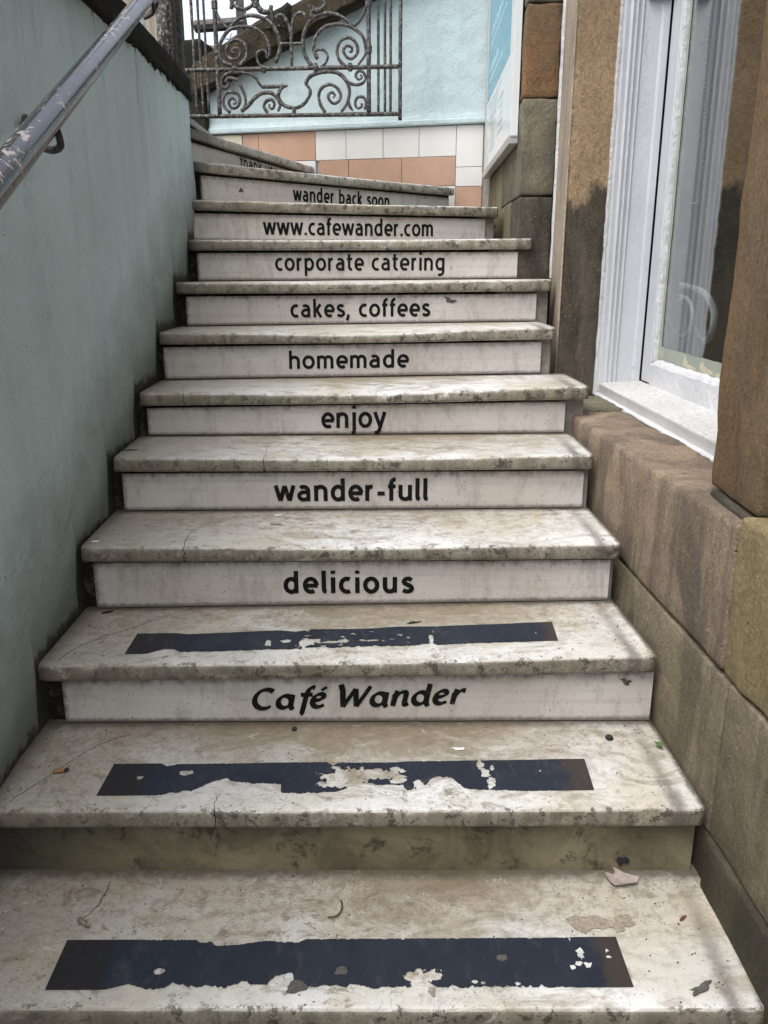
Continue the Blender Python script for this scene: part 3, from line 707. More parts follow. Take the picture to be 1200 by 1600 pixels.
# ------------------------------------------------------------------ worn adhesive strips
def pl(pts, x):
    for (a, b), (c, d_) in zip(pts, pts[1:]):
        if x <= c: return b + (d_ - b) * (x - a) / (c - a + 1e-9)
    return pts[-1][1]
def blob(s, t, c, r, L, Wd, seed=0):     # >0 inside
    dx = (s - c[0]) * L / (r[0] * L); dy = (t - c[1]) * Wd / (r[1] * Wd)
    q_ = Vector((s * L, t * Wd, 0)); return 1 - math.sqrt(dx * dx + dy * dy) + .6 * noise.noise(q_ * 60 + Vector((seed, 0, seed))) + .5 * noise.noise(q_ * 140 + Vector((0, seed, 0))) + .35 * noise.noise(q_ * 320)
STRIPS = {
 0: dict(c=[(-.574, 1.102), (.425, 1.109), (.424, 1.218), (-.576, 1.209)],
    bot=[(0, 0), (.14, .0), (.19, .02), (.24, .12), (.27, .02), (.35, .03), (.375, .13), (.41, .02), (.44, .08), (.48, .04), (.53, .06), (.56, .0)],
    low=[(0, .0), (.17, 0), (.22, .11), (.255, .03), (.31, .01), (.345, .14), (.375, .03), (.43, .07), (.47, .02), (.515, .14), (.56, .07), (.572, .18), (.60, .30), (.66, .33), (.665, .25), (.645, .05), (.70, .03), (.735, .10), (.79, .05)],
    b=[(0, 0), (.10, .0), (.135, .10), (.165, .03), (.195, .0), (.215, .13), (.245, .04), (.27, .08), (.30, .03), (.335, .15), (.355, .07), (.375, .10), (.388, .28), (.41, .32), (.418, .26), (.421, .05), (.45, .03), (.475, .07), (.50, .05), (.52, .09), (.56, .02), (.60, .04), (.72, .02), (.76, .04), (.82, .02), (.9, .0), (1, 0)],
    t=[(0, 1), (.235, 1), (.243, .93), (.262, .96), (.275, .86), (.32, .90), (.36, .97), (.42, .93), (.435, 1.0), (1, 1)],
    holes=[((.185, .33), (.010, .07)), ((.635, .20), (.022, .16)), ((.66, .24), (.014, .10)), ((.64, .04), (.020, .10)), ((.73, .12), (.007, .035)), ((.745, .10), (.005, .03)), ((.805, .08), (.006, .03))],
    frag=[]),
 1: dict(c=[(-.576, 1.412), (.424, 1.426), (.430, 1.535), (-.575, 1.521)],
    b=[(0, 0), (.125, 0), (.15, .08), (.185, .12), (.225, .42), (.25, .50), (.27, .38), (.35, .32), (.365, .30), (.367, .05), (.40, .02), (.485, .06), (.52, .25), (.60, .25), (.615, .20), (.62, .10), (.655, .10), (.67, .42), (.69, .50), (.715, .42), (.74, .10), (.80, .05), (.86, .0), (1, 0)],
    t=[(0, 1), (.10, 1), (.115, .90), (.135, .98), (.45, 1), (.465, .88), (.475, .97), (.60, .96), (.62, .99), (1, 1)],
    holes=[((.07, .55), (.008, .06)), ((.162, .68), (.016, .085)), ((.50, .48), (.055, .33)), ((.56, .58), (.045, .16)), ((.465, .27), (.03, .09)), ((.60, .72), (.012, .08)), ((.605, .40), (.018, .13)), ((.645, .22), (.012, .14)), ((.775, .82), (.008, .15)), ((.785, .55), (.009, .17)), ((.795, .28), (.009, .16)), ((.80, .75), (.004, .1)), ((.90, .62), (.003, .03))],
    frag=[(.53, .66, .62)]),
 2: dict(c=[(-.598, 1.716), (.408, 1.754), (.414, 1.859), (-.600, 1.825)],
    b=[(0, 0), (.05, 0), (.085, .20), (.11, .16), (.125, .04), (.22, .02), (.32, .05), (.40, .02), (.44, .08), (.48, .04), (.56, .06), (.66, .02), (.70, .10), (.72, .0), (.82, .03), (.86, 0), (1, 0)],
    t=[(0, 1), (.09, .98), (.12, .91), (.20, .93), (.34, .98), (.38, .88), (.42, .99), (.55, .93), (.62, .99), (.72, .95), (1, 1)],
    holes=[((.322, .35), (.008, .16)), ((.365, .42), (.012, .09)), ((.41, .30), (.020, .22)), ((.425, .42), (.018, .10)), ((.47, .30), (.030, .06)), ((.50, .34), (.012, .10)), ((.56, .33), (.025, .05)), ((.705, .34), (.006, .2))],
    frag=[(.40, .72, .50)]),
}
LB = ['long worn blue strip, slightly torn along its front edge', 'worn blue strip with large torn gaps in its middle', 'narrow worn blue strip with a row of small tears']
for k, q in STRIPS.items():
    c = [Vector(p) for p in q['c']]; L = (c[1] - c[0]).length; Wd = (c[3] - c[0]).length
    nx, ny = int(L / .0022), int(Wd / .0022); val = {}
    def f(s, t):
        nb = noise.noise(Vector((s * L * 60, k * 9, 0))) * .030 + noise.noise(Vector((s * L * 150, t * 5, 3 + k))) * .030 + noise.noise(Vector((s * L * 400, t * 9, 3))) * .018
        clean = .12 if k == 0 else .1
        wb = min(1, max(0, (s - clean) / .03)) * min(1, max(0, (.93 - s) / .03))
        v = min(t - pl(q['b'], s) - nb * wb * 1.4 + (.0 if wb else .001), pl(q['t'], s) - t - (abs(nb) * .8 + .004) * wb) * Wd
        v = min(v, s * L, (1 - s) * L)
        for i, (cc, rr) in enumerate(q['holes']):
            v = min(v, -blob(s, t, cc, rr, L, Wd, i + k * 5) * min(rr[0] * L, rr[1] * Wd))
        for (a, b, th) in q['frag']:
            if a < s < b:
                g_ = noise.noise(Vector((s * L * 45, t * Wd * 90, k))) + .5 * noise.noise(Vector((s * L * 120, t * Wd * 160, k)))
                ww = math.sin(pi * (s - a) / (b - a)) * (1 - abs(t - .38) * 1.7)
                v = min(v, (th + .12 - g_ * 1.1 - ww * .32) * .02)
        return v
    for i in range(nx + 1):
        for j in range(ny + 1): val[i, j] = f(i / nx, j / ny) + (1e-6 if 0 < i < nx and 0 < j < ny else .00001)
    V = []; F = []; ix = {}
    def vid(s, t):
        key = (round(s, 6), round(t, 6))
        if key not in ix:
            p = c[0] * (1 - s) * (1 - t) + c[1] * s * (1 - t) + c[2] * s * t + c[3] * (1 - s) * t
            a = (p.x - ST[k][0][0]) / (ST[k][1][0] - ST[k][0][0])
            ix[key] = len(V); V.append((p.x, p.y, top_z(k, a, p.y - Y(k)) + .0014))
        return ix[key]
    for i in range(nx):
        for j in range(ny):
            cs = [(i, j), (i + 1, j), (i + 1, j + 1), (i, j + 1)]; vs_ = [val[x] for x in cs]
            if max(vs_) <= 0: continue
            poly = []
            for m_ in range(4):
                a, b = cs[m_], cs[(m_ + 1) % 4]; va, vb = vs_[m_], vs_[(m_ + 1) % 4]
                if va > 0: poly.append(vid(a[0] / nx, a[1] / ny))
                if (va > 0) != (vb > 0):
                    r = va / (va - vb); poly.append(vid((a[0] + (b[0] - a[0]) * r) / nx, (a[1] + (b[1] - a[1]) * r) / ny))
            poly = [x for m_, x in enumerate(poly) if x != poly[m_ - 1]]
            if len(poly) > 2: F.append(tuple(poly))
    o = mesh('adhesive_strip', V, F, 'strip', stair); tag(o, LB[k])
    md = o.modifiers.new('thickness', 'SOLIDIFY'); md.thickness = .0007; md.offset = 1

# ------------------------------------------------------------------ left wall, coping, handrail
lw = thing('rendered_wall', 'blue grey rendered wall with black stone coping, left of the stairs', 'wall')
# render skin: a subdivided front with lumps, built as a thick block
V = []; F = []; NX, NZ = 150, 64
for i in range(NX + 1):
    yy = -1.6 + (3.745 + 1.6) * i / NX
    for j in range(NZ + 1):
        zz = -.55 + (1.885 + .55) * j / NZ
        xx = -.790 + (.002 if yy < 2 else 0) - max(0, yy - 3.2) * .03
        # steps bite: the skin swells slightly where it meets the flight
        q = zz - (yy - 1.06) * .551
        xx += .010 * math.exp(-((q - .02) / .09) ** 2)
        p = Vector((xx, yy, zz))
        xx += noise.noise(p * 5) * .0035 + noise.noise(p * 17) * .0022 + noise.noise(p * 45) * .0010
        if yy > 3.70: xx -= (yy - 3.70) ** 2 * 10
        V.append((xx, yy, zz))
m_ = NZ + 1
F = [(i * m_ + j, (i + 1) * m_ + j, (i + 1) * m_ + j + 1, i * m_ + j + 1) for i in range(NX) for j in range(NZ)]
b0 = len(V); V += [(-1.03, -1.6, -.55), (-1.03, -1.6, 1.885), (-1.03, 3.745, -.55), (-1.03, 3.745, 1.885)]
F += [(b0, b0 + 2, b0 + 3, b0 + 1)][:1]
F += [tuple([b0 + 2] + [NX * m_ + j for j in range(m_)][::1] + [b0 + 3])][:1]
F += [tuple([b0 + 1] + [j for j in range(NZ, -1, -1)] + [b0])]
F += [tuple([b0 + 3] + [i * m_ + NZ for i in range(NX, -1, -1)] + [b0 + 1])]
o = mesh('render_face', V, F, 'left', lw, smooth=False)
for p in o.data.polygons: p.use_smooth = len(p.vertices) == 4 and p.index < NX * NZ
ys = [-1.62, -.55, .55, 1.62, 2.835, 3.80]
for i in range(5):
    xo = -.778 if i == 4 else (-.770 if i == 3 else -.774)
    rough_block('coping_stone', [(-1.09, ys[i] + .003), (xo, ys[i] + .003), (xo - (.035 if i == 4 else 0), ys[i + 1] - .003), (-1.09, ys[i + 1] - .003)],
                1.868 - (.018 if i == 3 else 0), 1.952 if i == 4 else 1.945, .010, .05, .005, 'coping', lw)
# ragged remnant of black mortar under the coping
V = []; F = []
N_ = 90
for i in range(N_ + 1):
    yy = 2.86 + (3.74 - 2.86) * i / N_; d_ = .016 + .020 * abs(noise.noise(Vector((yy * 11, 0, 0)))) + .012 * abs(noise.noise(Vector((yy * 40, 3, 0))))
    xx = -.783 - max(0, yy - 3.2) * .03
    V += [(xx - .01, yy, 1.872), (xx + .004, yy, 1.872), (xx + .002, yy, 1.872 - d_ * .6), (xx - .01, yy, 1.872 - d_)]
F = [(i * 4 + j, i * 4 + (j + 1) % 4, (i + 1) * 4 + (j + 1) % 4, (i + 1) * 4 + j) for i in range(N_) for j in range(4)]
mesh('mortar_line', V, F, 'coping', lw)

hr = thing('handrail', 'chipped dark metal tube handrail sloping up the blue grey wall', 'handrail')
m = MB(); p0 = Vector((-.541, 1.236, 1.295)); p1 = Vector((-.722, 2.781, 1.954)); a0 = p0.lerp(p1, -.45); a1 = p0.lerp(p1, 1.12)
pts = [a0.lerp(a1, i / 80) for i in range(81)]
m.tube(pts, .0232, 32); m.obj('rail_tube', 'rail', hr, smooth=True)
m = MB(); m.tube([p + Vector((.010, 0, -.0215)) for p in pts], .0036, 8); m.obj('underside_bar', 'rail', hr, smooth=True)
for t0 in (-.35, .203, 1.08):
    q = p0.lerp(p1, t0); wy = q.y + .405; wz = q.z + .056; m = MB()
    if t0 > .9: wy = q.y + .12
    m.tube(spline([(-.790, wy, wz), (-.730, q.y + (wy - q.y) * .66, q.z - .002), (q.x - .035, q.y + .07, q.z - .046), (q.x + .006, q.y + .012, q.z - .050), (q.x + .014, q.y - .006, q.z - .038), (q.x + .008, q.y - .008, q.z - .015)], 6), .0065, 10)
    b = m.obj('bracket', 'irondark', hr, smooth=True)
    m = MB(); m.tube([(-.796, wy + .004, wz), (-.783, wy + .004, wz)], .016, 16); m.obj('fixing_plate', 'irondark', b)

# iron railing on the coping
rg = thing('iron_railing', 'old iron railing with peeling posts standing on the black coping', 'railing')
m = MB(); m.tube([(-.855, 3.57, 1.94)] + [(-.855 + .0015 * sin(i), 3.57, 1.94 + .14 * i) for i in range(1, 9)], .031, 10, wob=.18); tag(m.obj('post', 'postpaint', rg, smooth=True), 'peeling whitish post')
for (x_, y_, r_) in ((-.865, 3.74, .020), (-.90, 3.80, .030), (-.875, 3.88, .022), (-.93, 3.95, .025)):
    m = MB(); m.tube([(x_, y_, 1.90 + .12 * i) for i in range(12)], r_, 10, wob=.15); m.obj('post', 'irondark', rg, smooth=True)
for y_ in (2.72, 1.8, .9):
    m = MB(); m.tube([(-.86, y_, 1.90 + .12 * i) for i in range(12)], .012, 8, wob=.2); m.obj('post', 'irondark', rg, smooth=True)
m = MB(); m.tube([(-.86, -.3 + .3 * i, 3.02) for i in range(15)], .018, 8); m.obj('top_bar', 'irondark', rg)
for q in ([(-.84, 3.60, 2.06), (-.85, 3.70, 2.03), (-.85, 3.745, 1.99)], [(-.86, 3.76, 1.95), (-.85, 3.68, 1.97), (-.86, 3.66, 2.02), (-.86, 3.70, 2.10), (-.86, 3.72, 2.3)], [(-.87, 3.9, 2.02), (-.85, 4.0, 1.99)]):
    m = MB(); m.tube(spline(q, 5), .0045, 7); m.obj('scroll', 'iron', rg, smooth=True)

# ------------------------------------------------------------------ back wall: render above, tiles below
A0 = Vector((.58, 4.9, 0)); B0 = Vector((-.44, 5.15, 0)); eb = (B0 - A0).normalized(); nb_ = Vector((eb.y, -eb.x, 0))
if nb_.y > 0: nb_ = -nb_                   # towards the stairs
def bw(u, z, off=0.): p = A0 + eb * u + nb_ * off; return Vector((p.x, p.y, z))
tw = thing('tiled_wall', 'pale blue rendered wall with white and terracotta tiles, behind the gate', 'wall')
def rake(u): return 2.93 - .41 * (u - 0.0) - .06 + .0
def lowline(u): return 2.600 + (.626 - u) * .41
# rendered face (one undulating sheet with thickness)
V = []; F = []; NU, NZ = 70, 40
for i in range(NU + 1):
    u = -.06 + 1.75 * i / NU; zt = lowline(u) + .03
    for j in range(NZ + 1):
        z = 1.962 + (zt - 1.962) * j / NZ
        off = .012 + noise.noise(Vector((u * 4, z * 4, 0))) * .006 + noise.noise(Vector((u * 13, z * 13, 0))) * .003 + noise.noise(Vector((u * 30, z * 30, 0))) * .0012
        off += .012 * max(0, 1 - abs(z - 1.985) / .03)          # swollen skirting edge
        V.append(bw(u, z, off))
m_ = NZ + 1; F = [(i * m_ + j, i * m_ + j + 1, (i + 1) * m_ + j + 1, (i + 1) * m_ + j) for i in range(NU) for j in range(NZ)]
mesh('render_face', V, F, 'cyan', tw, smooth=True)
m = MB()
def bblock(m, u0, u1, z00, z01, z10, z11, o0, o1):  # raked slab: bottom z00 at u0 / z10 at u1, top z01 / z11
    m.hexa([bw(u0, z00, o1), bw(u1, z10, o1), bw(u1, z10, o0), bw(u0, z00, o0), bw(u0, z01, o1), bw(u1, z11, o1), bw(u1, z11, o0), bw(u0, z01, o0)])
bblock(m, -.06, 1.69, 1.3, lowline(-.06) + .02, 1.3, lowline(1.69) + .02, -.25, -.004)
m.obj('wall_core', 'grout', tw)
m = MB(); bblock(m, -.05, 1.69, 1.96, 1.992, 1.96, 1.992, .0, .030); o = m.obj('skirting_ledge', 'cyan', tw, bevel=.008)
g_ = .0013
def tile(u0, u1, z0, z1, mat, lab=None):
    m = MB(); o_ = random.uniform(-.0012, .0012)
    bblock(m, u0 + g_, u1 - g_, z0 + g_, z1 - g_, z0 + g_, z1 - g_, -.002, .008 + o_); t_ = m.obj('tile', mat, tw, bevel=.0015); 
    if lab: tag(t_, lab)
for a, b in zip([.182, .393, .601, .820], [.393, .601, .820, 1.004]): tile(a, b, 1.800, 1.958, 'tilew')
tile(.030, .182, 1.742, 1.958, 'tilew'); tile(.030, .182, 1.640, 1.742, 'tilew'); tile(.030, .182, 1.49, 1.640, 'tilet')
for a, b in zip([.182, .492, .806], [.492, .806, .985]): tile(a, b, 1.645, 1.800, 'tilet')
for a, b in zip([.182, .492, .806], [.492, .806, .985]): tile(a, b, 1.49, 1.645, 'tilew')
tile(1.004, 1.355, 1.802, 1.958, 'tilet'); tile(1.355, 1.455, 1.802, 1.958, 'tilet')
for a in (1.004, 1.24): tile(a, a + .236, 1.645, 1.802, 'tilew')
m = MB(); bblock(m, 1.457, 1.66, 1.80, 1.955, 1.80, 1.955, .0, .012); tag(m.obj('mortar_patch', 'cream', tw, bevel=.004), 'bare crumbling mortar where tiles are missing')
# raked coping stones
for i, (ua, ub) in enumerate(((-.06, .50), (.505, 1.10), (1.105, 1.72))):
    m = MB(); bblock(m, ua, ub, lowline(ua) + .004, lowline(ua) + .20, lowline(ub) + .004, lowline(ub) + .17, -.30, .10)
    o = m.obj('coping_stone', 'rake', tw)
    b_ = bmesh.new(); b_.from_mesh(o.data); bmesh.ops.bevel(b_, geom=b_.edges[:], offset=.012, segments=2, affect='EDGES')
    bmesh.ops.subdivide_edges(b_, edges=[e for e in b_.edges if e.calc_length() > .1], cuts=14, use_grid_fill=True)
    for v in b_.verts: v.co += Vector((noise.noise(v.co * 9), noise.noise(v.co * 9 + Vector((5, 0, 0))), noise.noise(v.co * 12 + Vector((0, 7, 0))))) * .012
    b_.to_mesh(o.data); b_.free(); o.data.shade_smooth()
pp = [bw(1.66, 0, .06), bw(2.10, 0, .06), bw(2.10, 0, -.3), bw(1.66, 0, -.3)]
rough_block('end_pillar', [(p.x, p.y) for p in reversed(pp)], 1.90, 2.46, .02, .05, .012, 'rakeleft', tw)

# fern and grasses rooted on the coping
def tuft(name, base, n, ln, mat, label, cat, spread=.6, wdt=.004):
    m = MB(); b0 = Vector(base)
    for i in range(n):
        a = random.uniform(0, 2 * pi); l = ln * random.uniform(.5, 1); dr = Vector((cos(a) * spread, sin(a) * spread, random.uniform(.3, 1))).normalized()
        side = dr.cross(Vector((0, 0, 1))).normalized(); P = [b0 + dr * l * t + Vector((0, 0, -.6 * l * t * t)) for t in (0, .25, .5, .75, 1)]
        V = []
        for j, p in enumerate(P):
            w_ = wdt * (1 - (j / 4) ** 2) + .0004; V += [p - side * w_, p + side * w_]
        m.add(V, [(2 * j, 2 * j + 1, 2 * j + 3, 2 * j + 2) for j in range(4)])
    o = m.obj(name, mat); return tag(o, label, cat)
tuft('fern_tuft', bw(1.20, 2.47, .10), 26, .13, 'green', 'small green fern growing on the brown raked coping', 'fern', .9, .006)
tuft('grass_tuft', bw(1.50, 2.45, .02), 30, .16, 'tan', 'dry straw-coloured grass tuft at the lower end of the raked coping', 'grass', 1.2, .002)
tuft('grass_tuft', (-.93, 3.66, 1.95), 14, .09, 'tan', 'thin dry weeds at the foot of the peeling railing post', 'weed', .7, .0015)

# ------------------------------------------------------------------ iron gate
gt = thing('iron_gate', 'tall rusty black wrought iron gate with scrollwork at the stair top', 'gate')
GA = Vector((-1.011, 4.6, 1.94)); GB = Vector((.087, 4.5, 1.94)); ge = (GB - GA).normalized(); gn = Vector((ge.y, -ge.x, 0))
def gp(u, v, off=0): return GA + ge * u + Vector((0, 0, v)) + gn * off
SCROLLS=[ (0.0109,[(0.468, 0.243), (0.495, 0.309), (0.485, 0.366), (0.458, 0.414), (0.411, 0.444), (0.347, 0.456), (0.281, 0.436), (0.247, 0.405)]),
(0.0093,[(0.248, 0.233), (0.206, 0.249), (0.185, 0.281), (0.195, 0.338), (0.24, 0.393), (0.303, 0.407), (0.367, 0.4), (0.414, 0.367), (0.438, 0.324), (0.44, 0.287), (0.426, 0.262)]),
(0.0077,[(0.426, 0.267), (0.424, 0.29), (0.405, 0.299), (0.38, 0.288), (0.377, 0.254), (0.395, 0.228)]),
(0.0085,[(0.281, 0.233), (0.315, 0.261), (0.327, 0.298), (0.315, 0.333), (0.283, 0.348), (0.25, 0.343), (0.226, 0.32), (0.224, 0.286), (0.246, 0.262), (0.279, 0.265), (0.293, 0.284), (0.285, 0.308), (0.262, 0.311), (0.25, 0.3), (0.257, 0.288), (0.267, 0.294)]),
(0.0077,[(0.18, 0.544), (0.18, 0.48), (0.191, 0.449), (0.215, 0.417), (0.244, 0.397)]),
(0.0093,[(0.258, 0.542), (0.26, 0.517), (0.278, 0.497), (0.316, 0.482), (0.355, 0.495), (0.369, 0.515), (0.373, 0.539)]),
(0.0139,[(0.383, 0.539), (0.385, 0.506), (0.4, 0.48), (0.422, 0.469), (0.448, 0.474), (0.458, 0.498)]),
(0.0093,[(0.469, 0.437), (0.485, 0.45), (0.508, 0.453), (0.529, 0.432), (0.544, 0.398), (0.551, 0.35)]),
(0.0093,[(0.629, 0.447), (0.61, 0.46), (0.591, 0.459), (0.571, 0.443), (0.558, 0.406), (0.551, 0.35)]),
(0.0101,[(0.668, 0.222), (0.64, 0.24), (0.617, 0.283), (0.61, 0.329), (0.617, 0.371), (0.641, 0.413), (0.677, 0.443), (0.738, 0.455), (0.788, 0.446), (0.832, 0.422), (0.867, 0.388)]),
(0.0093,[(0.682, 0.256), (0.667, 0.291), (0.664, 0.319), (0.681, 0.361), (0.72, 0.394), (0.772, 0.406), (0.835, 0.4), (0.879, 0.378), (0.911, 0.348), (0.923, 0.308), (0.92, 0.266), (0.887, 0.226)]),
(0.0077,[(0.676, 0.268), (0.67, 0.288), (0.69, 0.299), (0.718, 0.293), (0.734, 0.267), (0.724, 0.238), (0.701, 0.222)]),
(0.0085,[(0.823, 0.219), (0.791, 0.251), (0.782, 0.294), (0.799, 0.331), (0.834, 0.347), (0.866, 0.335), (0.885, 0.3), (0.878, 0.269), (0.852, 0.253), (0.827, 0.263), (0.814, 0.291), (0.831, 0.31), (0.853, 0.304), (0.856, 0.287), (0.843, 0.281)]),
(0.0077,[(0.864, 0.394), (0.892, 0.415), (0.915, 0.448), (0.924, 0.475)]),
(0.0124,[(0.659, 0.482), (0.677, 0.468), (0.706, 0.473), (0.726, 0.494), (0.72, 0.53)]),
(0.0085,[(0.276, 0.204), (0.23, 0.2), (0.195, 0.179), (0.19, 0.144), (0.206, 0.131), (0.223, 0.141), (0.222, 0.158), (0.208, 0.161)]),
(0.0085,[(0.208, 0.158), (0.228, 0.177), (0.268, 0.169), (0.292, 0.133), (0.307, 0.095), (0.307, 0.057), (0.287, 0.027)]),
(0.0085,[(0.227, 0.019), (0.201, 0.043), (0.193, 0.079), (0.208, 0.106), (0.242, 0.114), (0.269, 0.103), (0.279, 0.075), (0.265, 0.045), (0.238, 0.04), (0.222, 0.061), (0.233, 0.083), (0.253, 0.081), (0.257, 0.063), (0.244, 0.058)]),
(0.0101,[(0.284, 0.024), (0.321, 0.05), (0.356, 0.085), (0.397, 0.107), (0.44, 0.107), (0.468, 0.086), (0.484, 0.051), (0.473, 0.021)]),
(0.0085,[(0.419, 0.016), (0.402, 0.046), (0.418, 0.072), (0.445, 0.075), (0.456, 0.054), (0.445, 0.035), (0.43, 0.043), (0.431, 0.057)]),
(0.0077,[(0.276, 0.204), (0.335, 0.195), (0.367, 0.174), (0.381, 0.152), (0.395, 0.135)]),
(0.0093,[(0.395, 0.135), (0.464, 0.136), (0.526, 0.139)]),
(0.0101,[(0.51, 0.141), (0.486, 0.118), (0.478, 0.086), (0.5, 0.053), (0.533, 0.04), (0.569, 0.037), (0.609, 0.055), (0.638, 0.092), (0.64, 0.121), (0.618, 0.145)]),
(0.0101,[(0.618, 0.145), (0.641, 0.177), (0.687, 0.194), (0.742, 0.198), (0.79, 0.187), (0.822, 0.159), (0.841, 0.118), (0.837, 0.074), (0.821, 0.039), (0.798, 0.013)]),
(0.0085,[(0.716, 0.014), (0.694, 0.047), (0.685, 0.091), (0.702, 0.125), (0.741, 0.14), (0.777, 0.125), (0.796, 0.095), (0.789, 0.065), (0.762, 0.052), (0.738, 0.07), (0.735, 0.093), (0.753, 0.103), (0.768, 0.09), (0.756, 0.078)]),
(0.0077,[(0.797, 0.188), (0.832, 0.15), (0.874, 0.135), (0.909, 0.143), (0.922, 0.165), (0.911, 0.192), (0.885, 0.195), (0.874, 0.175), (0.89, 0.159), (0.905, 0.169), (0.897, 0.18)]),
(0.0077,[(0.837, 0.062), (0.843, 0.036), (0.86, 0.018)]),
(0.0077,[(0.918, 0.02), (0.925, 0.055), (0.909, 0.079), (0.881, 0.076), (0.87, 0.05), (0.881, 0.029), (0.902, 0.035), (0.902, 0.051)]) ]
GBARS=[ (0.0093,[(0.553, 0.356), (0.551, 0.216)]),(0.0093,[(0.497, 0.326), (0.607, 0.326)]),(0.0093,[(0.323, 0.485), (0.323, 0.454)]),(0.0124,[(0.557, 0.038), (0.556, 0.008)]) ]
GBLOCKS= [((0.455, 0.493), (0.464, 0.431)), ((0.649, 0.493), (0.659, 0.438))]
COLLARS= [(0.257, 0.219), (0.408, 0.217), (0.672, 0.218), (0.846, 0.217)]

def gbar(name, pts, r, n=8, wob=.12, mat='iron'):
    m = MB(); P = [gp(*p) for p in pts]
    if len(P) == 2: P = [P[0].lerp(P[1], i / 16) for i in range(17)]
    m.tube(P, r, n, wob=wob); return m.obj(name, mat, gt, smooth=True)
GH = 1.02
for u, r in ((.171, .0115), (.939, .0115)): gbar('upright', [(u, 0), (u, GH)], r, 8, .15)
for u in (.053, .086, .116, .987, 1.020, 1.048): gbar('bar', [(u, .004), (u, GH)], .0068, 8, .25)
gbar('end_stile', [(1.096, -.03), (1.096, GH + .05)], .0095, 8); gbar('hinge_stile', [(-.002, .0), (-.002, GH + .05)], .012, 8, mat='irondark')
gbar('left_bracket_bar', [(.012, .005), (.014, .212)], .006, 8)
for v, r in ((.0, .0105), (.214, .0105), (.214 + .60, .0105), (GH, .012)): gbar('rail', [(-.004 if v else .0, v + .004), (1.096, v)], r, 8, .10)
for r, pts in SCROLLS:
    m = MB(); P = spline([gp(u, v, .004 * sin(u * 9)) for u, v in pts], 6); k_ = len(P)
    m.tube(P, [r * 1.0 * (1 - .35 * (i / k_) ** 3) for i in range(k_)], 8, wob=.18); o = m.obj('scroll', 'iron', gt, smooth=True)
    if min(v for u, v in pts) > .20:          # the upper half repeats the lower, turned over
        o2 = o.copy(); o2.data = o.data.copy(); COL.objects.link(o2); o2.parent = gt
        for vv in o2.data.vertices: vv.co.z = 2 * (1.94 + .514) - vv.co.z
        o2.data.flip_normals()
for r, pts in GBARS:
    gbar('link_bar', pts, r * .85)
for (u0, v0), (u1, v1) in GBLOCKS: gbar('block', [(u0, v0), (u1, v1)], .012, 4, .2)
for u, v in COLLARS:
    m = MB(); m.tube([gp(u - .011, v - .001), gp(u + .011, v - .001)], .0165, 6); m.tube([gp(u, v + .018), gp(u, v - .02)], .009, 6); m.obj('collar', 'iron', gt)
for u, v in ((.169, .301), (.939, .294), (.940, .494), (.172, .506)):
    m = MB(); m.tube([gp(u, v - .016), gp(u, v + .016)], .017, 6); m.obj('collar', 'iron', gt)

# ------------------------------------------------------------------ sandstone building on the right
bd = thing('sandstone_building', 'brown sandstone building with a white sash window, right of the stairs', 'building')
def wx(y):     # face of the wall beside the flight
    T = [(-2.0, .70), (1.0, .652), (1.36, .636), (1.66, .618), (1.96, .607), (2.26, .603), (2.7, .603), (3.2, .60)]
    return pl(T, y)
def course(y0, y1, z0, z1, mat, name='stone', out=0., back=.42, **k):
    q = [(wx(y0) - out, y0 + .0015), (wx(y0) + back, y0 + .0015), (wx(y1) + back, y1 - .0015), (wx(y1) - out, y1 - .0015)]
    return rough_block(name, q, z0 + .0015, z1 - .0015, k.get('r', .006), k.get('res', .035), k.get('amp', .003), mat, bd, k.get('freq', 14))
tag(course(1.392, 2.68, .440, .733, 'apron', 'apron_stone', r=.016, amp=.0045, freq=9), 'long brown stone with a worn rounded edge under the window')
tag(course(.20, 1.390, .444, .752, 'ochre', r=.009, amp=.007), 'rough yellowish stone below the window pier')
course(-1.2, .20, .444, .752, 'ochre', r=.012, amp=.006)
course(1.362, 3.0, .112, .437, 'lower', r=.005); course(.10, 1.360, .112, .441, 'lower', r=.006); course(-1.2, .10, .112, .441, 'lower')
course(1.36, 2.2, -.60, .110, 'plinth', 'plinth_stone'); 
o = course(-1.2, 1.36, -.60, .114, 'plinth', 'plinth_stone', out=.010, r=.010)
# base under the pilaster and far return wall
rough_block('stone', [(.588, 2.684), (.98, 2.684), (.98, 3.02), (.588, 3.02)], .60, .735, .006, .04, .003, 'grey', bd)
# pilaster (splayed front face) beside the window
rough_block('pilaster', [(.629, 3.008), (.800, 3.100), (.86, 3.47), (.684, 3.455)], .72, 3.2, .012, .028, .006, 'pil', bd, 22)
m = MB(); m.hexa([(.625, 3.011, .80), (.630, 3.006, .80), (.685, 3.455, .80), (.680, 3.458, .80), (.625, 3.011, 3.2), (.630, 3.006, 3.2), (.685, 3.455, 3.2), (.680, 3.458, 3.2)])
m.obj('dressed_margin', 'pilside', bd)
m = MB()
N_ = 60; V = []
for i in range(N_ + 1):
    z = 1.15 + 2.05 * i / N_; w_ = .0035 + .007 * (i / N_) + .003 * noise.noise(Vector((z * 12, 0, 0)))
    V += [(.676 - w_, 3.447, z), (.686, 3.447, z), (.686, 3.462, z), (.676 - w_, 3.462, z)]
F = [(i * 4 + j, i * 4 + (j + 1) % 4, (i + 1) * 4 + (j + 1) % 4, (i + 1) * 4 + j) for i in range(N_) for j in range(4)]
tag(mesh('painted_joint', V, F, 'lumpy', bd), 'white painted vertical joint beside the pilaster')
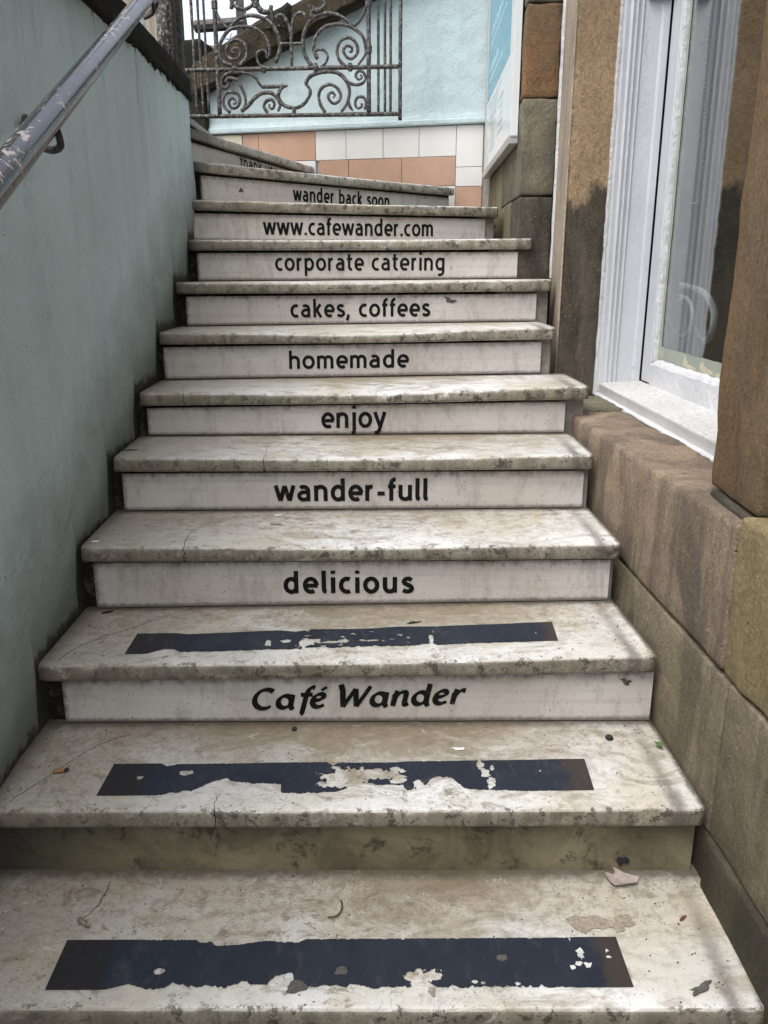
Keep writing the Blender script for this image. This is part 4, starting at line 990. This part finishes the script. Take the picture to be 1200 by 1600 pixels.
# return face (towards the camera) and flank (beside the top steps) of the far wall
def far_stone(z0, z1, mat, yb=None, lab=None, r=.010, amp=.006):
    o = rough_block('stone', [(.541, 3.492), (.678, 3.492), (.70, 3.80), (.552, 3.80)], z0 + .002, z1 - .002, r, .025, amp, mat, bd, 18)
    if lab: tag(o, lab)
far_stone(1.13, 1.466, 'darkgrey', lab='blackened stone at the foot of the far return wall'); far_stone(1.466, 1.822, 'grey'); far_stone(1.822, 2.150, 'orange', lab='rough orange brown stone beside the poster board', amp=.008)
far_stone(2.150, 2.50, 'grey', lab='stone smeared with pale mortar'); far_stone(2.5, 3.0, 'orange'); far_stone(3.0, 3.6, 'grey')
def flank(ya, yb, z0, z1, mat):
    xa = .552 + (ya - 3.8) * .034; xb = .552 + (yb - 3.8) * .034
    rough_block('stone', [(xa, ya + .0015), (xa + .3, ya + .0015), (xb + .3, yb - .0015), (xb, yb - .0015)], z0 + .0015, z1 - .0015, .006, .05, .003, mat, bd)
flank(3.8, 4.42, 1.10, 1.47, 'olive'); flank(4.42, 5.15, 1.10, 1.40, 'grey'); flank(3.8, 4.20, 1.47, 1.90, 'grey'); flank(4.20, 5.15, 1.40, 1.86, 'olive')
flank(3.8, 4.5, 1.90, 2.5, 'orange'); flank(4.5, 5.15, 1.86, 2.5, 'grey'); flank(3.8, 5.15, 2.5, 3.6, 'grey')
# near pier
rough_block('window_pier', [(.664, 1.398), (1.30, 1.398), (1.30, 1.655), (.680, 1.655)], .742, 3.2, .010, .035, .007, 'pier', bd, 11)
rough_block('pier_base', [(.655, 1.388), (1.30, 1.388), (1.30, 1.62), (.668, 1.62)], .716, .741, .008, .04, .003, 'darkgrey', bd)
rough_block('stone', [(.98, .2), (1.3, .2), (1.3, 1.395), (.98, 1.395)], -.5, .73, .01, .2, .003, 'grey', bd)
rough_block('wall_stone', [(.72, -1.2), (1.3, -1.2), (1.3, 1.39), (.72, 1.39)], .755, 3.2, .01, .12, .006, 'apron', bd)
# storeys above the window
m = MB(); m.box(.66, 1.9, -1.2, 3.47, 3.2, 4.8); m.box(.56, 1.9, 3.475, 5.2, 3.6, 4.8); m.obj('upper_wall', 'grey', bd)
m = MB(); m.box(.66, 1.9, -1.2, 3.2, 3.0, 3.2); m.obj('lintel', 'pil', bd)
m = MB(); m.box(.87, 2.6, 3.48, 5.15, -.4, 3.6); m.obj('wall_core', 'room', bd); m = MB(); m.box(1.31, 2.6, -1.2, 1.39, -.4, 3.2); m.obj('wall_core', 'room', bd)

# sash window, facing the stairs
wn = MB()
def wpart(name, boxes, mat, bevel=.003, parent=None):
    m = MB()
    for b in boxes: m.box(*b)
    return m.obj(name, mat, parent or WF, bevel=bevel)
# jamb lining with mouldings, facing down the stairs
m = MB()
prof = [(.796, 3.100), (.803, 3.090), (.812, 3.088), (.826, 3.091), (.834, 3.087), (.845, 3.094), (.853, 3.093), (.858, 3.104), (.866, 3.106), (.872, 3.098), (.880, 3.106), (.935, 3.108), (.943, 3.104), (.964, 3.104), (.966, 3.16), (.796, 3.16)]
m.v = [(x, y, z) for z in (.740, 3.0) for x, y in prof]; n_ = len(prof)
m.f = [(i, (i + 1) % n_, n_ + (i + 1) % n_, n_ + i) for i in range(n_)] + [tuple(range(n_ - 1, -1, -1)), tuple(range(n_, 2 * n_))]
WF = m.obj('window', 'white', bd); tag(WF, 'white painted sash window with moulded frame')
o = rough_block('paint_edge', [(.790, 3.086), (.803, 3.088), (.803, 3.115), (.790, 3.115)], .728, 3.0, .003, .02, .0035, 'lumpy', WF, 40)
wpart('sash_stile', [(.969, 1.02, 3.004, 3.0985, .782, 3.0)], 'white', .004)
wpart('sash_horn', [(.955, .969, 3.05, 3.10, 2.055, 3.0), (.885, .952, 3.085, 3.104, 2.045, 2.12)], 'white', .003)
o = rough_block('putty_line', [(.972, 2.985), (.994, 2.985), (.994, 3.01), (.972, 3.01)], .86, 3.0, .004, .02, .003, 'lumpy', WF, 30)
# bottom rail with a sloping lumpy top
V = []; F = []; N_ = 70
for i in range(N_ + 1):
    y = 1.6 + (3.0 - 1.6) * i / N_; q = noise.noise(Vector((y * 22, 0, 0))) * .004 + noise.noise(Vector((y * 60, 3, 0))) * .0025
    V += [(.969 + noise.noise(Vector((y * 8, 5, 0))) * .001, y, .776), (.969 + q * .3, y, .850 + q), (.976, y, .860 + q), (.990, y, .870 + q * 1.6), (1.02, y, .870), (1.02, y, .776)]
F = [(i * 6 + j, i * 6 + (j + 1) % 6, (i + 1) * 6 + (j + 1) % 6, (i + 1) * 6 + j) for i in range(N_) for j in range(6)]
mesh('bottom_rail', V, [tuple(f) for f in F], 'lumpy', WF)
m = MB(); m.box(.9900, .9925, 1.62, 3.005, .872, 3.0); m.obj('glass_pane', 'glass', WF)
# sill board, speckled on top, grey front edge, lumpy painted mortar below
V = [(.812, 1.60, .730), (.97, 1.60, .730), (.97, 3.104, .730), (.812, 3.104, .730), (.812, 1.60, .772), (.97, 1.60, .779), (.97, 3.104, .779), (.812, 3.104, .772)]
m = MB(); m.hexa(V); sb_ = m.obj('window_sill', 'sill', WF, bevel=.003)
m = MB(); m.box(.8085, .8118, 1.60, 3.085, .733, .7690); m.obj('sill_edge', 'sillfront', sb_, bevel=.001)
V = []; F = []
N_ = 110
for i in range(N_ + 1):
    y = 1.60 + (3.10 - 1.60) * i / N_; q = noise.noise(Vector((y * 13, 0, 0))) * .006 + noise.noise(Vector((y * 40, 3, 0))) * .004
    V += [(.811, y, .738), (.800 - q * .4, y, .7365 + q * .3), (.786 - q - .006 * abs(noise.noise(Vector((y * 5, 0, 9)))), y, .7330), (.811, y, .7300)]
F = [(i * 4 + j, i * 4 + (j + 1) % 4, (i + 1) * 4 + (j + 1) % 4, (i + 1) * 4 + j) for i in range(N_) for j in range(4)]
mesh('painted_mortar', V, F, 'lumpy', sb_, smooth=True)
# green tape and torn paper left stuck on the glass
m = MB(); N_ = 30; V = []
for i in range(N_ + 1):
    y = 2.99 - (2.99 - 2.38) * i / N_; V += [(.9885, y, .868), (.9885, y, .918 - .004 * i / N_ + .0015 * noise.noise(Vector((y * 40, 0, 0))))]
mesh('tape_strip', V, [(2 * i, 2 * i + 1, 2 * i + 3, 2 * i + 2) for i in range(N_)], 'tape', WF)
V = []
for i in range(41):
    z = .90 + 2.1 * i / 40; wd = .022 - .010 * (z - .9) / 2 + .005 * noise.noise(Vector((z * 4, 0, 0))); V += [(.9886, 2.986, z), (.9886, 2.986 - wd * 1.3, z)]
mesh('tape_strip', V, [(2 * i, 2 * i + 1, 2 * i + 3, 2 * i + 2) for i in range(40)], 'tape', WF)
def shard(pts, name='paper_remnant', mat='cream'):
    V = [(.9878, y, z) for y, z in pts]; mesh(name, V + [(.9882, y, z) for y, z in pts], [tuple(range(len(V)))], mat, WF)
shard([(2.72, .905), (2.735, .875), (2.70, .872), (2.60, .872), (2.62, .880), (2.68, .884), (2.70, .896), (2.715, .912)])
shard([(2.57, .900), (2.585, .885), (2.56, .872), (2.47, .872), (2.475, .882), (2.51, .888), (2.54, .893), (2.56, .905)])
shard([(2.955, .885), (2.965, .900), (2.945, .905), (2.935, .893), (2.94, .878)])
shard([(2.45, .88), (2.46, .872), (2.40, .872), (2.42, .884)])

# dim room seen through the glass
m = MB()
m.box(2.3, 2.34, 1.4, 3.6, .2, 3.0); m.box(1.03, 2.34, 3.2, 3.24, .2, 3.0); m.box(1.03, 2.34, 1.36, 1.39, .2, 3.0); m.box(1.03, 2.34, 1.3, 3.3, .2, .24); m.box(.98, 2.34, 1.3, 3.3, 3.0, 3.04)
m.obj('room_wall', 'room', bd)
m = MB(); m.box(1.022, 1.35, 1.6, 3.19, .74, .80); m.obj('inner_sill', 'white', bd, bevel=.004)

def strap(pts, wd, mat, parent=None):
    P = spline(pts, 8); V = []; 
    for i, p in enumerate(P):
        V += [p + Vector((0, 0, wd / 2)), p - Vector((0, 0, wd / 2))]
    o = mesh('ribbon', V, [(2 * i, 2 * i + 1, 2 * i + 3, 2 * i + 2) for i in range(len(P) - 1)], mat, parent, smooth=True)
    md = o.modifiers.new('thickness', 'SOLIDIFY'); md.thickness = .0012
    return o
rb = bmesh.new()
def coil(path, wd, tw):
    """a stiff strap whose edge direction turns with tw (list of vectors)"""
    P = spline(path, 8); T = spline(tw, 8); V = []
    for p, t in zip(P, T): t = t.normalized(); V += [p - t * wd / 2, p + t * wd / 2]
    return V, [(2 * i, 2 * i + 1, 2 * i + 3, 2 * i + 2) for i in range(len(P) - 1)]
m = MB()
zc, yc = 1.03, 2.86
V, F = coil([(1.035, 2.97, 1.13), (1.05, 2.88, 1.12), (1.06, 2.78, 1.10), (1.06, 2.70, 1.045), (1.05, 2.68, .98), (1.05, 2.74, .955), (1.045, 2.80, .99)], .024,
            [(0, .5, .6), (0, .3, .6), (.3, .2, .6), (.8, .1, .3), (.8, .1, -.3), (.5, 0, -.8), (.4, 0, -.9)])
m.add(V, F)
V, F = coil([(1.04, 2.93, 1.085), (1.035, 3.03, 1.065), (1.04, 3.06, 1.02), (1.05, 3.02, .965), (1.05, 2.94, .955), (1.05, 2.87, .985), (1.045, 2.84, 1.035), (1.04, 2.88, 1.08), (1.03, 2.95, 1.095)], .013,
            [(.2, .1, .9), (.7, .3, .3), (.8, .3, 0), (.8, 0, -.2), (.5, 0, -.8), (.8, -.2, -.2), (.8, -.3, .1), (.4, 0, .8), (.2, .1, .9)])
m.add(V, F)
o = m.obj('ribbon_coil', 'ribbon', smooth=True); md = o.modifiers.new('thickness', 'SOLIDIFY'); md.thickness = .0012
tag(o, 'coiled pale grey ribbon hanging behind the window glass', 'ribbon')
bs = MB(); P = spline([(1.05, 2.985, 1.99), (1.05, 2.96, 1.78), (1.05, 2.92, 1.60), (1.05, 2.885, 1.46), (1.05, 2.90, 1.41), (1.05, 2.94, 1.395), (1.05, 2.985, 1.40)], 14)
bt = thing('bead_string', 'thin string of pale beads hanging inside the window', 'beads')
acc = 0; last = P[0]; bead = None
for p in P[1:]:
    acc += (p - last).length; last = p
    if acc > .0125:
        acc = 0
        if bead is None:
            m = MB(); m.tube([(0, 0, -.0022), (0, 0, -.0012), (0, 0, .0012), (0, 0, .0022)], [.0012, .0026, .0026, .0012], 6); bead = m.obj('bead', 'bead', bt, smooth=True); bead.location = p
        else:
            b = bead.copy(); COL.objects.link(b); b.parent = bt; b.location = p
# things on the inner sill, half seen
m = MB(); m.box(1.10, 1.22, 2.30, 2.47, .80, .93); m.box(1.09, 1.23, 2.29, 2.48, .93, .945); tag(m.obj('storage_box', 'alu', None, bevel=.004), 'grey lidded box inside the window near the pier', 'box')
m = MB(); m.tube([(1.30, 2.52, .80), (1.30, 2.52, .84), (1.30, 2.52, .93), (1.30, 2.52, .97), (1.30, 2.52, 1.03), (1.30, 2.52, 1.04)], [.034, .036, .036, .014, .013, .016], 18); o = m.obj('green_bottle', 'green', None, smooth=True); tag(o, 'dark green bottle inside the window behind the ribbon', 'bottle')

# ------------------------------------------------------------------ poster board
pb = thing('poster_board', 'white and teal poster in a tall aluminium frame on the far stone wall', 'poster')
PA = Vector((.512, 3.585, 0)); PB = Vector((.552, 4.86, 0)); pe = (PB - PA).normalized(); pn = Vector((-pe.y, pe.x, 0)); 
if pn.x > 0: pn = -pn
PL = (PB - PA).length; PZ0, PZ1 = 1.690, 2.95
def pq(s, z, off): p = PA + pe * s + pn * off; return Vector((p.x, p.y, z))
def pbox(m, s0, s1, z0, z1, o0, o1):
    m.hexa([pq(s0, z0, o0), pq(s1, z0, o0), pq(s1, z0, o1), pq(s0, z0, o1), pq(s0, z1, o0), pq(s1, z1, o0), pq(s1, z1, o1), pq(s0, z1, o1)])
m = MB(); pbox(m, .0, PL, PZ0 + .02, PZ1, -.022, -.002); m.obj('panel', 'poster', pb)
for (a, b, c_, d_) in ((-.004, .006, PZ0, PZ1), (PL - .03, PL + .004, PZ0, PZ1)):
    m = MB(); pbox(m, a, b, c_, d_, -.026, .003); m.obj('frame_side', 'poster' if a < 0 else 'alu', pb, bevel=.001)
m = MB(); pbox(m, -.004, PL, PZ0 - .018, PZ0 + .014, -.028, .008); m.obj('frame_rail', 'alu', pb, bevel=.002)
m = MB(); pbox(m, -.004, PL, PZ1 - .01, PZ1 + .02, -.028, .008); m.obj('frame_rail', 'alu', pb, bevel=.002)
m = MB(); pbox(m, .004, PL - .03, PZ0 + .02, PZ1 - .01, -.0019, -.0006); m.obj('sheet', 'poster', pb)
m = MB(); pbox(m, .155, PL - .075, 2.035, 2.90, -.0005, .0004); pr = m.obj('teal_field', 'teal', pb)
def pm(u): return PL - u                     # measured from the far edge
def rows(mat, R, name, parent):
    m = MB()
    for (s0, s1, z0, z1) in R: pbox(m, pm(s1), pm(s0), z0, z1, .0005, .0009)
    m.obj(name, mat, parent)
rows('tealtext', [(.16, .80, 2.110, 2.119), (.15, .93, 2.270, 2.279), (.33, .66, 2.455, 2.463), (.10, .46, 2.520, 2.528)], 'rule_line', pr)
# three headings and a flourish whose letters are too small to read: broken strokes
m = MB(); random.seed(5)
for (s0, s1, z) in ((.24, .62, 2.150), (.24, .78, 2.315), (.24, .62, 2.490), (.50, .82, 2.56)):
    s = s0
    while s < s1:
        wd = random.choice((.012, .018, .026)); h = random.choice((.024, .026, .036))
        m = MB(); pbox(m, pm(s + wd * .6), pm(s), z, z + h, .0005, .0009); m.obj('letter', 'tealtext', pr); s += wd + .006 + random.choice((0, 0, .012))
m = MB(); m.tube(spline([pq(pm(.86), 2.52, .0008), pq(pm(.92), 2.50, .0008), pq(pm(.95), 2.53, .0008), pq(pm(.90), 2.57, .0008), pq(pm(.84), 2.62, .0008)], 8), .0035, 6); m.obj('flourish', 'tealtext', pr)
m = MB()
for i in range(4): pbox(m, pm(.80 - .16 * (i > 0)), pm(.14 + .1 * (i > 0)), 2.0 - .022 * i, 2.005 - .022 * i, -.0005, .0001)
for i in range(14): pbox(m, pm(.60 - random.uniform(0, .1)), pm(.30), 1.925 - .012 * i, 1.929 - .012 * i, -.0005, .0001)
for i, (s0, s1) in enumerate(((.70, .92), (.74, .88), (.76, .86), (.70, .92), (.66, .93))): pbox(m, pm(s1), pm(s0), 1.93 - .035 * i, 1.942 - .035 * i, -.0005, .0001)
for i in range(4): pbox(m, pm(.24), pm(.08), 1.84 - .03 * i, 1.848 - .03 * i, -.0005, .0001)
m.obj('small_print', 'greytext', pb)

# ------------------------------------------------------------------ beyond: town house and an iron post
th = thing('town_house', 'cream stone town house with tall white windows beyond the railing', 'house')
def face(m, y0, y1, z0, z1, x0=-6.0, x1=-5.97): m.box(x0, x1, y0, y1, z0, z1)
m = MB(); m.box(-14, -6.0, 16, 25.45, 1.93, 12.5); m.obj('wall', 'town', th)
m = MB(); m.hexa([(-14, 15.8, 12.5), (-5.7, 15.8, 12.5), (-5.7, 25.6, 12.5), (-14, 25.6, 12.5), (-11, 16, 15), (-9, 16, 15), (-9, 25.5, 15), (-11, 25.5, 15)]); m.obj('roof', 'townroof', th)
for z in (8.05, 11.0): m = MB(); m.box(-6, -5.86, 16, 25.5, z, z + .14); m.obj('string_course', 'townsill', th)
for (ya, yb) in ((16.9, 18.0), (19.2, 20.3), (21.9, 22.9), (23.85, 24.95)):
    for (za, zb) in ((3.4, 5.3), (6.45, 7.76), (8.75, 10.3)):
        m = MB(); m.box(-6.05, -5.90, ya - .12, ya, za, zb); m.box(-6.05, -5.90, yb, yb + .12, za, zb); m.box(-6.05, -5.88, ya - .14, yb + .14, zb, zb + .12); m.box(-6.05, -5.84, ya - .14, yb + .14, za - .12, za)
        wf = m.obj('window', 'townsill', th)
        m = MB(); m.box(-6.03, -5.995, ya, yb, za, zb); m.obj('pane', 'townglass', wf)
        m = MB(); m.box(-6.0, -5.97, ya, yb, (za + zb) / 2 - .04, (za + zb) / 2 + .04); m.box(-6.0, -5.97, ya, ya + .06, za, zb); m.box(-6.0, -5.97, yb - .06, yb, za, zb); m.obj('sash', 'white', wf)
ip = thing('iron_post', 'dark iron post with a crossbar standing behind the gate', 'post')
pv = bw(1.53, 0, -.22)
m = MB(); m.box(pv.x - .022, pv.x + .022, pv.y - .022, pv.y + .022, 1.93, 3.3); m.obj('upright', 'irondark', ip, bevel=.003)
m = MB(); a = bw(1.50, 2.60, -.22); b = bw(1.82, 2.60, -.22); m.tube([a, b], .035, 8); m.obj('crossbar', 'irondark', ip)
rough_block('sandstone_block', [(-1.42, 6.0), (-1.08, 6.0), (-1.08, 6.3), (-1.42, 6.3)], 1.93, 2.62, .03, .06, .02, 'olive'); o = bpy.data.objects['sandstone_block']; tag(o, 'weathered brown stone block seen through the gate bars', 'stone block')

# ------------------------------------------------------------------ litter on the steps
def flat(name, pts, k, mat, label, cat, h=.0008, curl=0., seed=0):
    n = len(pts); V = []; cx = sum(p[0] for p in pts) / n; cy = sum(p[1] for p in pts) / n
    def z(x, y):
        a = (x - ST[k][0][0]) / (ST[k][1][0] - ST[k][0][0]); r = math.hypot(x - cx, y - cy)
        return top_z(k, a, max(0, y - Y(k))) + .0018 + curl * r * r * 60 + .0010 * noise.noise(Vector((x * 80, y * 80, seed)))*(1 if curl else .2)
    rings = [(cx + (x - cx) * t, cy + (y - cy) * t) for t in (1, .66, .33) for x, y in pts] + [(cx, cy)]
    V = [(x, y, z(x, y)) for x, y in rings]
    F = [(r * n + i, r * n + (i + 1) % n, (r + 1) * n + (i + 1) % n, (r + 1) * n + i) for r in range(2) for i in range(n)] + [(2 * n + i, 2 * n + (i + 1) % n, 3 * n) for i in range(n)]
    o = mesh(name, V, F, mat, None); md = o.modifiers.new('thickness', 'SOLIDIFY'); md.thickness = h; md.offset = 1
    return tag(o, label, cat)
def ragged(cx, cy, rx, ry, n=18, amp=.35, seed=0, rot=0):
    out = []
    for i in range(n):
        a = 2 * pi * i / n; r = 1 + amp * noise.noise(Vector((cos(a) * 1.7 + seed, sin(a) * 1.7, seed * .7))) * 1.6
        x, y = rx * r * cos(a), ry * r * sin(a); out.append((cx + x * cos(rot) - y * sin(rot), cy + x * sin(rot) + y * cos(rot)))
    return out
flat('paper_scrap', [(.448, 1.352), (.455, 1.338), (.500, 1.345), (.508, 1.360), (.497, 1.372), (.483, 1.384), (.474, 1.392), (.466, 1.398), (.469, 1.386), (.462, 1.377), (.452, 1.381), (.443, 1.377)], 0, 'paper', 'crumpled pinkish paper scrap at the back of the lowest step', 'paper', .0007, .12, 3)
flat('paper_residue', ragged(.385, 1.253, .032, .020, 22, .5, 4), 0, 'stain', 'brown stuck paper residue above the right end of the lowest strip', 'residue', .0003)
flat('paper_residue', ragged(.437, 1.247, .022, .022, 22, .7, 9, .6), 0, 'stain', 'shredded brown residue to the right of the larger residue', 'residue', .0003)
flat('bark_piece', ragged(.537, 1.105, .019, .005, 20, .95, 2, .5), 0, 'gum', 'curled grey bark fragment near the front right corner of the lowest step', 'bark', .002, .001)
flat('gum_spot', ragged(-.150, 1.109, .018, .012, 16, .3, 5), 0, 'gum', 'round grey brown gum spot on the front edge of the lowest strip', 'gum', .0012)
flat('gum_spot', ragged(.082, 1.100, .006, .009, 14, .4, 8), 0, 'stain', 'small brown gum spot below the hole in the lowest strip', 'gum', .001)
flat('gum_spot', ragged(-.075, 1.142, .011, .008, 14, .3, 12), 0, 'gum', 'faint round gum spot on the blue of the lowest strip, left of centre', 'gum', .0008)
flat('gum_spot', ragged(.208, 1.170, .010, .007, 14, .3, 14), 0, 'gum', 'faint round gum spot on the blue of the lowest strip, right of centre', 'gum', .0008)
fk = thing('paint_flecks', 'cluster of white paint flecks on the right end of the lowest blue strip', 'paint flecks')
for i, (a, b, r1, r2) in enumerate(((.352, 1.186, .008, .005), (.350, 1.174, .005, .006), (.342, 1.158, .006, .004), (.358, 1.155, .006, .006), (.331, 1.150, .004, .005), (.399, 1.186, .003, .003), (.400, 1.172, .004, .002))):
    f_ = flat('fleck', ragged(a, b, r1, r2, 12, .6, i), 0, 'fleck', None, None, .0006); f_.parent = fk
flat('dry_leaf', ragged(.564, 1.264, .010, .003, 12, .3, 6, .7), 0, 'leaf', 'tiny red brown leaf near the right wall on the lowest step', 'leaf', .0006)
flat('white_scrap', ragged(.163, 1.575, .013, .006, 9, .5, 3), 1, 'whitepaper', 'small white paper scrap behind the torn strip on the second step', 'paper', .0006, .0006)
flat('dry_leaf', ragged(.07, 1.867, .016, .005, 10, .9, 5, .2), 2, 'darkleaf', 'small dark curled leaf behind the narrow torn strip', 'leaf', .0012, .001)
flat('dry_leaf', ragged(-.719, 1.962, .014, .006, 9, .5, 2, .5), 2, 'darkleaf', 'black flat leaf in the back left corner of the third step', 'leaf', .001)
flat('dry_leaf', ragged(-.298, 2.15, .016, .009, 10, .3, 7), 3, 'stain', 'brown flattened leaf on the step above the delicious board', 'leaf', .001)
flat('white_scrap', ragged(-.30, 2.235, .014, .006, 9, .4, 6), 3, 'whitepaper', 'pale scrap at the back of the step above the delicious board', 'paper', .0006)
flat('white_scrap', ragged(-.748, 2.004, .011, .008, 8, .4, 9), 3, 'whitepaper', 'pinkish white scrap by the left wall above the delicious board', 'paper', .0008, .0008)
flat('dry_leaf', ragged(-.752, 2.365, .018, .006, 9, .5, 11, .1), 4, 'darkleaf', 'black leaf against the left wall above the wander-full board', 'leaf', .001)
def butt(name, x, y, k, ang, ln, r, mat, tip, label):
    a = (x - ST[k][0][0]) / 1.39; z = top_z(k, a, y - Y(k)) + r + .001
    root = thing(name, label, 'cigarette butt'); d_ = Vector((cos(ang), sin(ang), 0)); p = Vector((x, y, z))
    m = MB(); m.tube([p - d_ * ln / 2, p - d_ * ln * .2, p + d_ * ln * .3], [r, r * .95, r * .85], 10); m.obj('filter', mat, root, smooth=True)
    m = MB(); m.tube([p + d_ * ln * .3, p + d_ * ln * .45 + Vector((0, 0, .003)), p + d_ * ln * .5 + Vector((0, 0, .006))], [r, r * .9, r * .5], 8, wob=.4); m.obj('burnt_tip', tip, root, smooth=True)
butt('cigarette_butt', -.677, 1.491, 1, .15, .030, .0042, 'orangebutt', 'ash', 'orange cigarette butt lying near the left wall on the second step')
butt('cigarette_butt', -.558, 1.246, 0, -.6, .030, .0045, 'tan', 'stain', 'tan cigarette butt on the lowest step, behind its charcoal strip end')
m = MB(); m.tube([(.050, 1.405, .007), (.060, 1.404, .0075), (.095, 1.404, .0075), (.108, 1.405, .007)], [.004, .0065, .0065, .004], 10, wob=.3); tag(m.obj('wood_stub', 'tan', smooth=True), 'tan wooden stub lying against the plain bottom riser', 'stick')
m = MB(); m.tube(spline([(-.105, 1.262, .003), (-.094, 1.262, .004), (-.084, 1.272, .004), (-.080, 1.290, .004), (-.083, 1.305, .003)], 5), .0016, 6); tag(m.obj('twig', 'leaf'), 'thin curved reddish twig on the lowest step', 'twig')
def pebble(x, y, k, r, mat, label, cat, name='pebble'):
    m = MB(); a = (x - ST[k][0][0]) / 1.39; z = top_z(k, a, y - Y(k)); bm_ = bmesh.new(); bmesh.ops.create_icosphere(bm_, subdivisions=2, radius=r)
    for v in bm_.verts: v.co *= 1 + .35 * noise.noise(v.co * 120 + Vector((x * 50, 0, 0))); v.co.z *= .7
    me = bpy.data.meshes.new(name); bm_.to_mesh(me); bm_.free(); o = link(name, me, mat); o.location = (x, y, z + r * .6); tag(o, label, cat)
pebble(.503, 1.612, 1, .0085, 'darkleaf', 'small black pebble behind the right end of the second step strip', 'pebble')
pebble(-.205, 1.655, 1, .006, 'darkleaf', 'tiny black crumb below the C of the lettered name board', 'pebble')
# seedling in the joint with the right wall
sd = thing('seedling', 'tiny green seedling at the foot of the right wall on the second step', 'plant')
for i, (a, l) in enumerate(((2.6, .020), (3.4, .016), (1.9, .013), (4.2, .012))):
    b0 = Vector((.610, 1.575, .172)); d_ = Vector((cos(a), sin(a), .3)); s_ = Vector((-sin(a), cos(a), 0))
    V = [b0, b0 + d_ * l * .5 + s_ * l * .35, b0 + d_ * l, b0 + d_ * l * .5 - s_ * l * .35]; mesh('leaf', V, [(0, 1, 2, 3)], 'green', sd)
# chips on the boards
def chipmark(k, x, z, rx, rz, mat, label, seed):
    A, e, n, L = frame(k); s = (x - A.x) / e.x; V = [A + e * (s + px) + n * (BOFF - .0025) + Vector((0, 0, z + pz)) for px, pz in ragged(0, 0, rx, rz, 16, .6, seed, -.35)]
    c_ = sum(V, Vector()) / len(V) - n * .0008
    o = mesh('stain_chip', V + [c_], [(i, (i + 1) % 16, 16) for i in range(16)], mat, BOARD[k] if k > 1 else stair)
chipmark(7, .249, 1.071, .020, .009, 'gum', '', 3); chipmark(10, -.625, 1.527, .012, .008, 'leaf', '', 5); chipmark(2, .555, .268, .012, .007, 'gum', '', 8)
A, e, n, L = frame(1)
V = [A + e * (.500 + .777 + px) + n * .0265 + Vector((0, 0, .024 + pz)) for px, pz in ragged(0, 0, .010, .011, 16, .7, 4)]
mesh('stain_chip', V, [tuple(range(16))], 'chip', stair)
# loose grit strewn over the lower treads
random.seed(3); m = MB()
for i in range(620):
    k = random.choices((0, 1, 2, 3, 4), (5, 4, 3, 2, 1))[0]
    x = random.uniform(-.76, .60) if random.random() < .7 else random.choice((-.77 + abs(random.gauss(0, .06)), .585 - abs(random.gauss(0, .04))))
    y = Y(k) + random.uniform(.008, .32); r = random.choice((.0007, .0009, .0013, .002)) ; a = (x + .78) / 1.39; z = top_z(k, a, y - Y(k)) + r * .3
    if y > Y(k + 1) + .03: continue
    q = [Vector((x + r * random.uniform(.5, 1.3) * cos(t), y + r * random.uniform(.5, 1.5) * sin(t), z)) for t in (0, 1.3, 2.5, 3.7, 5)]
    m.add(q + [Vector((x, y, z + r))], [(j, (j + 1) % 5, 5) for j in range(5)])
tag(m.obj('grit', 'darkleaf'), kind='stuff')
S.cycles.caustics_reflective = False; S.cycles.caustics_refractive = False
